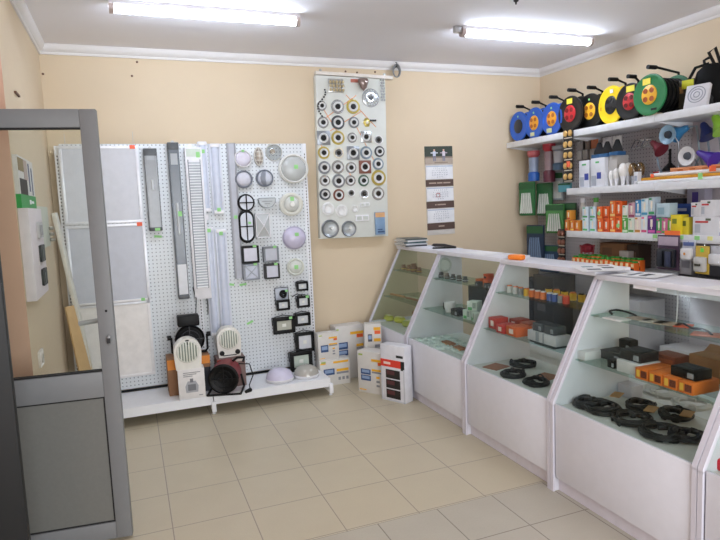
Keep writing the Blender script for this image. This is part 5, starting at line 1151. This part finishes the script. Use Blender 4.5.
for k, (px, w, h, c_, a_, nm, zo) in enumerate(up):
    bulbbox('%s bulb box, %s in the upper row on the third shelf' % (nm, ORD[k]), px, 1, w, h, c_, a_, tagged=(k == 3), zoff=SC_+zo)
p = onx(583, 203, 3.80); t = thing('white_jar', 'white bottle behind the blue-white bulb boxes', 'bottle', (3.80, p.y, SC_), 0); obj('bottle', B(M('#dcdad4', .4)).lathe([(0, 0), (.03, 0), (.03, .2), (.018, .235), (.018, .25)], 'z', 18), t); obj('cap', B(WHITE).lathe([(.021, .25), (.021, .29), (0, .29)], 'z', 16), t)
p = onx(596, 203, 3.80); t = thing('white_jar', 'white bottle with a green cap behind the orange bulb boxes', 'bottle', (3.80, p.y, SC_), 0); obj('bottle', B(M('#e4e4de', .4)).lathe([(0, 0), (.03, 0), (.03, .2), (.018, .235), (.018, .25)], 'z', 18), t); obj('cap', B(M('#58b04a', .4)).lathe([(.022, .25), (.022, .29), (0, .29)], 'z', 16), t)
lbox('pale_box', 'pale blue carton on the third shelf, left of the yellow box', 663, SC_+.1255, .12, .08, .105, M('#b9cfd8', .5), x=3.685, prints=((M('#8fb0bc', .5), .1, .6, .2, .7),))
lbox('yellow_box', 'yellow carton with dark print on the third shelf', 676, SC_, .085, .08, .145, M('#e4cf2a', .5), x=3.68, prints=((M('#7d8a2a', .5), .15, .6, .55, .8), (M('#c03a2a', .5), .1, .9, .02, .12)))
lbox('yellow_box', 'second yellow carton on the third shelf, nearer the white cartons', 684.5, SC_, .075, .08, .125, M('#d8c838', .5), x=3.70, prints=((M('#5f6a2a', .5), .2, .7, .5, .8),))
lbox('blue_box', 'blue carton behind the yellow cartons on the third shelf', 683.5, SC_, .14, .08, .22, M('#2a4fa0', .5), x=3.86, prints=((M('#cfd8f0', .5), .1, .7, .75, .85),))
lbox('white_carton', 'white carton with a purple circle at the back of the third shelf', 695.5, SC_, .15, .08, .33, M('#a8a4b4', .5), x=3.93, prints=((M('#4a3a86', .5), .3, .65, .6, .92),))
WCP = ((M('#c83a3a', .5), .1, .6, .68, .78), (M('#5a6a50', .5), .5, .7, .8, .92), (M('#b5bac2', .5), .08, .3, .15, .6))
lbox('white_carton', 'large white carton with a red line at the right of the third shelf', 706, SC_, .2, .12, .13, M('#dcdce0', .5), x=3.70, prints=WCP)
lbox('white_carton', 'white carton stacked on the large one, left of two', 695.5, SC_+.1305, .07, .10, .10, M('#d4d2d4', .5), x=3.70, prints=WCP)
lbox('white_carton', 'white carton stacked on the large one, right of two', 707.5, SC_+.1305, .11, .10, .115, M('#dedee2', .5), x=3.71, prints=WCP)
lbox('blue_white_box', 'blue-white carton at the right edge of the third shelf', 721, SC_, .06, .10, .13, M('#8f9ad0', .5), x=3.70, prints=((WHITE, .3, .9, .2, .8),))
for k, (px, c_, lb) in enumerate(((669.5, M('#ff7a3a', .5), 'orange price tag in front of the bulb boxes, left of two'), (677, M('#ff7a3a', .5), 'orange price tag in front of the yellow carton, right of two'))):
    p = onx(px, 230, 3.62); solo('price_tag', B(c_).box(-.002, 0, -.034, .034, 0, .05), lb, 'price tag', (3.612, p.y, SC_-.02))
for k, px in enumerate((655, 681, 697, 710)):
    p = onx(px, 240, 3.613); solo('price_tag', B(GREENTAG if k != 3 else M('#e8e89a', .5)).box(-.002, 0, -.02, .02, -.028, 0), ('green price tag, %s from left on the edge of the third shelf' % ORD[k]) if k != 3 else 'pale yellow price tag on the edge of the third shelf', 'price tag', (3.6135, p.y, SC_-.002))

lbox('dark_filler', 'dark grey filler carton added to darken the back of the third shelf behind the pale blue carton', 674, SC_, .16, .08, .26, M('#3c3d44', .55), x=3.95, prints=((M('#5c5e66', .5), .2, .8, .5, .7),))  # filler carton added for the dark area behind these goods
carton('dark_filler', 'wide dark filler box added to darken the low shelf behind the hanging packs', 0, 0, .901, .62, .12, .29, M('#38383d', .6), prints=((M('#4b4b52', .6), .1, .5, .3, .6),), loc=(3.88, -1.78))  # filler box added to darken the bay behind the hanging packs
# hanging from the third shelf, near bay ---------------------------------------------------
def hangpack(name, label, px, pyt, pyb, w, card, bub, x=3.60, extra=()):
    a, c = onx(px, pyt, x), onx(px, pyb, x); h = a.z-c.z; t = thing(name, label, 'blister pack', (x, a.y, c.z), -PI/2, 'packs hanging under the third shelf')
    obj('card', B(card).box(-w/2, w/2, 0, .004, 0, h, .001), t); obj('blister', B(bub).box(-w*.4, w*.4, -.04, 0, h*.08, h*.62, .012), t)
    for nm, m, x0, x1, z0, z1, y in extra: obj(nm, B(m).box(x0*w, x1*w, y-.006, y, z0*h, z1*h, .002), t)
    obj('hook', B(CHROME).tube([(0, -.01, h-.012), (0, .016, h-.012), (0, .022, max(h-.012, SC_-.055-c.z))], .003, 6), t); return t
hangpack('headlamp_pack', 'dark blister pack with two black lamps hanging at the left under the third shelf', 668.5, 235, 270, .19, M('#4c3a50', .5), M('#20232b', .35), extra=(('lamp', M('#2b2f3a', .3), -.3, -.05, .12, .55, -.05), ('lamp', M('#3a3f58', .3), .08, .34, .12, .55, -.05), ('header', M('#b8a8b8', .5), -.45, .45, .7, .95, -.001)))
hangpack('adapter_pack', 'white plug adapter in a pale pack under the third shelf', 689, 240, 261, .105, M('#c9ccd8', .5), M('#e6e4e6', .35), extra=(('header', M('#5a6a9c', .5), -.4, .4, .72, .9, -.001), ('button', M('#e09a3a', .4), -.06, .06, .3, .42, -.042)))
hangpack('lamp_pack', 'yellow-framed pack with a silver lamp under the third shelf', 702.5, 246, 274, .105, M('#d0b04a', .5), M('#c9c8c6', .25), x=3.58, extra=(('label', M('#3a3a30', .5), -.25, .2, .30, .38, -.042), ('header', M('#7fe05a', .5), -.1, .12, .78, .92, -.001)))
hangpack('round_pack', 'white round lamp pack at the right edge under the third shelf', 718, 246, 266, .11, M('#bfc0c8', .5), M('#e0e0e4', .3))
# battery boxes and cartons on the low shelf of the middle bay ------------------------------
ZL = .976
k = 0
for j in range(2):
    for i in range(13):
        y = -.36-.056*i; x = 3.66+.06*j
        if k == 0:
            b0 = thing('orange_pack', 'small orange pack in two rows on the low shelf of the middle bay', 'box', (x, y, ZL), -PI/2, 'small orange packs on the low shelf')
            obj('carton', B(M('#e56a1f', .5)).box(-.023, .023, -.025, .025, 0, .078, .002), b0)
            obj('label', B(M('#f6dfb0', .5)).box(-.014, .014, -.026, -.025, .042, .07).m(M('#1f1f1f', .5)).box(-.018, .018, -.026, -.025, .012, .03), b0); obj('top_flap', B(M('#3f9a40', .5)).box(-.017, .017, -.016, .016, .078, .092), b0, 'green top')
        else: dup(b0, (x, y+.012*rnd.uniform(-1, 1)*0, ZL), -PI/2+.06*rnd.uniform(-1, 1), scale=(1, 1, (1 if j == 0 else 1.15)*rnd.uniform(.93, 1.06)))
        k += 1
lbox('brown_carton', 'brown cardboard carton behind the small orange packs', 612, ZL, .28, .15, .205, KRAFT, x=3.90, prints=((M('#6f5038', .6), .1, .5, .5, .8),))
lbox('dark_carton', 'dark brown carton at the right of the low shelf', 633, ZL, .12, .14, .20, M('#4a382e', .6), x=3.90, prints=((M('#6a5344', .6), .2, .8, .4, .7),))
p = onx(580.5, 253, 3.75); t = thing('red_basket', 'dark red mesh basket at the left of the low shelf', 'basket', (3.80, -.345, ZL), 0)
bk = B(M('#a8283a', .5))
for i in range(4): bk.torus(.045+.006*i, .004, 'z', (0, 0, .02+.05*i), 20, 6)
for i in range(10): a = 2*PI*i/10; bk.tube([(.045*math.cos(a), .045*math.sin(a), .0), (.064*math.cos(a), .064*math.sin(a), .18)], .003, 6)
obj('mesh', bk, t); obj('contents', B(M('#8a1f30', .6)).sphere((0, 0, .15), .055, .8), t, 'red crumpled contents')
lbox('white_carton', 'white plastic bag-like carton behind the orange packs on the low shelf', 624, ZL, .10, .06, .15, M('#b8b0ac', .6), x=3.80)
# lower part of the near bays behind the counters
for k, (y, w, h, x, c_, lb) in enumerate(((-1.42, .26, .28, 3.78, '#c9c6c9', 'white carton with green lettering on the lowest shelf of the near bay, left one'), (-1.72, .26, .28, 3.78, '#cfccd0', 'white carton with green lettering on the lowest shelf of the near bay, right one'), (-.50, .3, .55, 3.76, '#2b2d33', 'large dark carton on the base of the middle bay'), (-.95, .34, .60, 3.76, '#b4b2b8', 'large grey-white carton on the base of the middle bay'), (.40, .34, .62, 3.76, '#1f2530', 'tall navy carton added for the shadowed base of the corner bay, at the back wall'), (.04, .3, .70, 3.74, '#262a31', 'tall dark carton added for the shadowed base of the corner bay, near its middle'))):  # corner-bay cartons added, coloured dark for the shadowed base and its dark bags
    z = .151
    carton('storage_carton', lb, 0, 0, z, w, .26, h, M(c_, .6), prints=((M('#4f8a5a', .6), .15, .45, .55, .66), (M('#7d8a7d', .6), .55, .85, .55, .62)) if k < 2 else ((M('#55585e', .6), .2, .6, .5, .6),), loc=(x, y))
t = thing('laptop_bag', 'dark grey bag lying on the low shelf of the near bay', 'bag', (3.71, -1.58, .901), 0); obj('body', B(M('#3d3d42', .7)).lathe([(0, 0), (.16, .0), (.19, .03), (.16, .075), (0, .09)], 'z', 20, (0, 0, 0), .55, 1.2), t); obj('strap', B(M('#2b2b2f', .6)).tube([(-.06, -.16, .06), (-.08, -.1, .1), (-.08, .1, .1), (-.06, .16, .06)], .008, 6), t)
t = thing('white_sheet_roll', 'white tray standing at the left of the low shelf of the near bay', 'box', (3.90, -1.33, .901), -PI/2); obj('body', B(M('#b9b7bc', .5)).box(-.05, .05, -.04, .04, 0, .24, .003), t); obj('label', B(M('#8d8b92', .5)).box(-.035, .035, -.041, -.04, .12, .18), t)

# ================================================================== GOODS HANGING IN THE CORNER BAY
HX = 3.93
def hook_to_back(t, z, y0=-.01): obj('hook', B(CHROME).tube([(0, y0, z), (0, BKX-t.location.x+.001, z)], .0035, 6), t)
def corner(name, label, px, pyt, pyb, cat='blister pack', x=HX, group='goods hanging in the corner bay'):
    a, c = onx(px, pyt, x), onx(px, pyb, x); h = a.z-c.z; t = thing(name, label, cat, (x, a.y, c.z), -PI/2, group); hook_to_back(t, h-.01); return t, h
def torch(label, px, pyt, pyb, head, body, tail, x=3.84):
    t, h = corner('torch', label, px, pyt, pyb, 'torch', x); q = 1.4
    obj('head', B(head).lathe([(.03*q, h*.78), (.045*q, h*.86), (.045*q, h), (.03*q, h), (0, h)], 'z', 16), t); obj('barrel', B(body).lathe([(.032*q, h*.3), (.036*q, h*.78)], 'z', 16), t); obj('tail', B(tail).lathe([(0, 0), (.04*q, 0), (.042*q, h*.25), (.032*q, h*.3)], 'z', 16), t)
torch('blue torch with a red rim hanging leftmost in the corner bay', 533.5, 151, 181, M('#b85a60', .4), M('#8f9cb4', .3), M('#2a5fb0', .4), x=3.78)
torch('red torch hanging second from left in the corner bay', 549, 143, 182, M('#b02a3a', .4), M('#9a8288', .3), M('#5a2230', .4))
torch('silver torch hanging right of the red torch', 558.5, 146, 170, M('#8d9096', .3), M('#a9a8ac', .25), M('#3f5a72', .4))
def bagpack(label, px, pyt, pyb, w, top, mid, x=HX, name='tie_pack', group='goods hanging in the corner bay', cat='packet', strip=True):
    t, h = corner(name, label, px, pyt, pyb, cat, x, group); w *= 1.55; t.rotation_euler = (0, 0, -PI/2+.3)
    obj('bag', B(top).box(-w/2, w/2, -.03, 0, 0, h, .008), t)
    if strip:
        q = B(mid)
        for i in range(6): q.prism([(-w*.42+w*.14*i, h*.06), (-w*.42+w*.14*i+w*.105, h*.08), (-w*.25+w*.10*i, h*.68), (-w*.30+w*.10*i, h*.66)], -.036, -.03, 'y')
        obj('cable_ties', q, t, 'white ties seen through the pack')
    obj('header', B(M('#2a5a34', .5)).box(-w*.48, w*.48, -.034, -.03, h*.78, h*.97), t); return t
GP = M('#2f6b3c', .45); WP = M('#d8dad4', .4)
bagpack('green pack of white ties, left of two side by side in the corner bay', 528, 182, 215.5, .12, GP, WP, x=3.74)
bagpack('green pack of white ties, right of two side by side in the corner bay', 545.5, 183, 215.5, .115, M('#2a6236', .45), WP, x=3.86)
bagpack('lower green pack of white ties beside the orange bulb boxes', 556, 204, 233, .13, M('#4f8a4a', .45), WP, x=3.86)
bagpack('dark green pack behind the first bulb boxes', 570, 203, 226, .10, M('#24482a', .45), M('#6f8a5a', .4), x=3.94)
bagpack('blue-black pack hanging low at the left of the corner bay', 536.5, 225, 262, .13, M('#20324a', .4), M('#6f84a0', .4), x=3.80)
bagpack('second blue-black pack hanging low in the corner bay', 550.5, 245, 272, .14, M('#28405e', .4), M('#7f95b0', .4), x=3.88)
for nm, px, pyt, pyb, x, c_, c2, lb in (('bulb_card_strip', 568, 128, 182, 3.60, '#1d1c1e', '#c9a262', 'black strip of small golden bulbs hanging in front of the top shelf'), ('bulb_card_strip', 561.5, 229, 264, 3.80, '#1c1d1f', '#8a5a4a', 'black strip of small cards hanging low in the corner bay')):
    a, c = onx(px, pyt, x), onx(px, pyb, x); h = a.z-c.z; n = 5 if x < 3.7 else 4; t = thing(nm, lb, 'bulb strip', (x, a.y, c.z), -PI/2); w = .125 if x < 3.7 else .10
    obj('strip', B(M(c_, .5)).box(-w/2, w/2, 0, .006, 0, h, .001), t)
    for i in range(n):
        for j in (-1, 1):
            zc_ = h*(i+.5)/n; o = obj('blister', B(M(c2, .3)).lathe([(.022, 0), (.02, .014), (0, .022)], '-y', 12, (j*w*.25, 0, zc_), 1, 1.3), t)
        obj('card_line', B(M('#e0d8c8', .5)).box(-w*.42, w*.42, -.001, 0, h*i/n+.004, h*i/n+.012), t)
    if x < 3.7: obj('price_tag', B(ORTAG).box(.01, .05, -.026, -.022, h*.28, h*.38), t, 'orange price tag')
    if x > 3.7: hook_to_back(t, h-.01, -.002)
    else: obj('hook', B(CHROME).tube([(0, .003, h-.02), (0, .013, h-.02)], .003, 6), t)
bagpack('turquoise pack hanging below the golden bulb strip', 566, 183, 192, .09, M('#5fa8b8', .4), WP, x=3.9, strip=False)
bagpack('clear silver pack hanging beside the golden bulb strip', 559, 172, 200, .08, M('#a8b0b4', .35), WP, x=3.95)
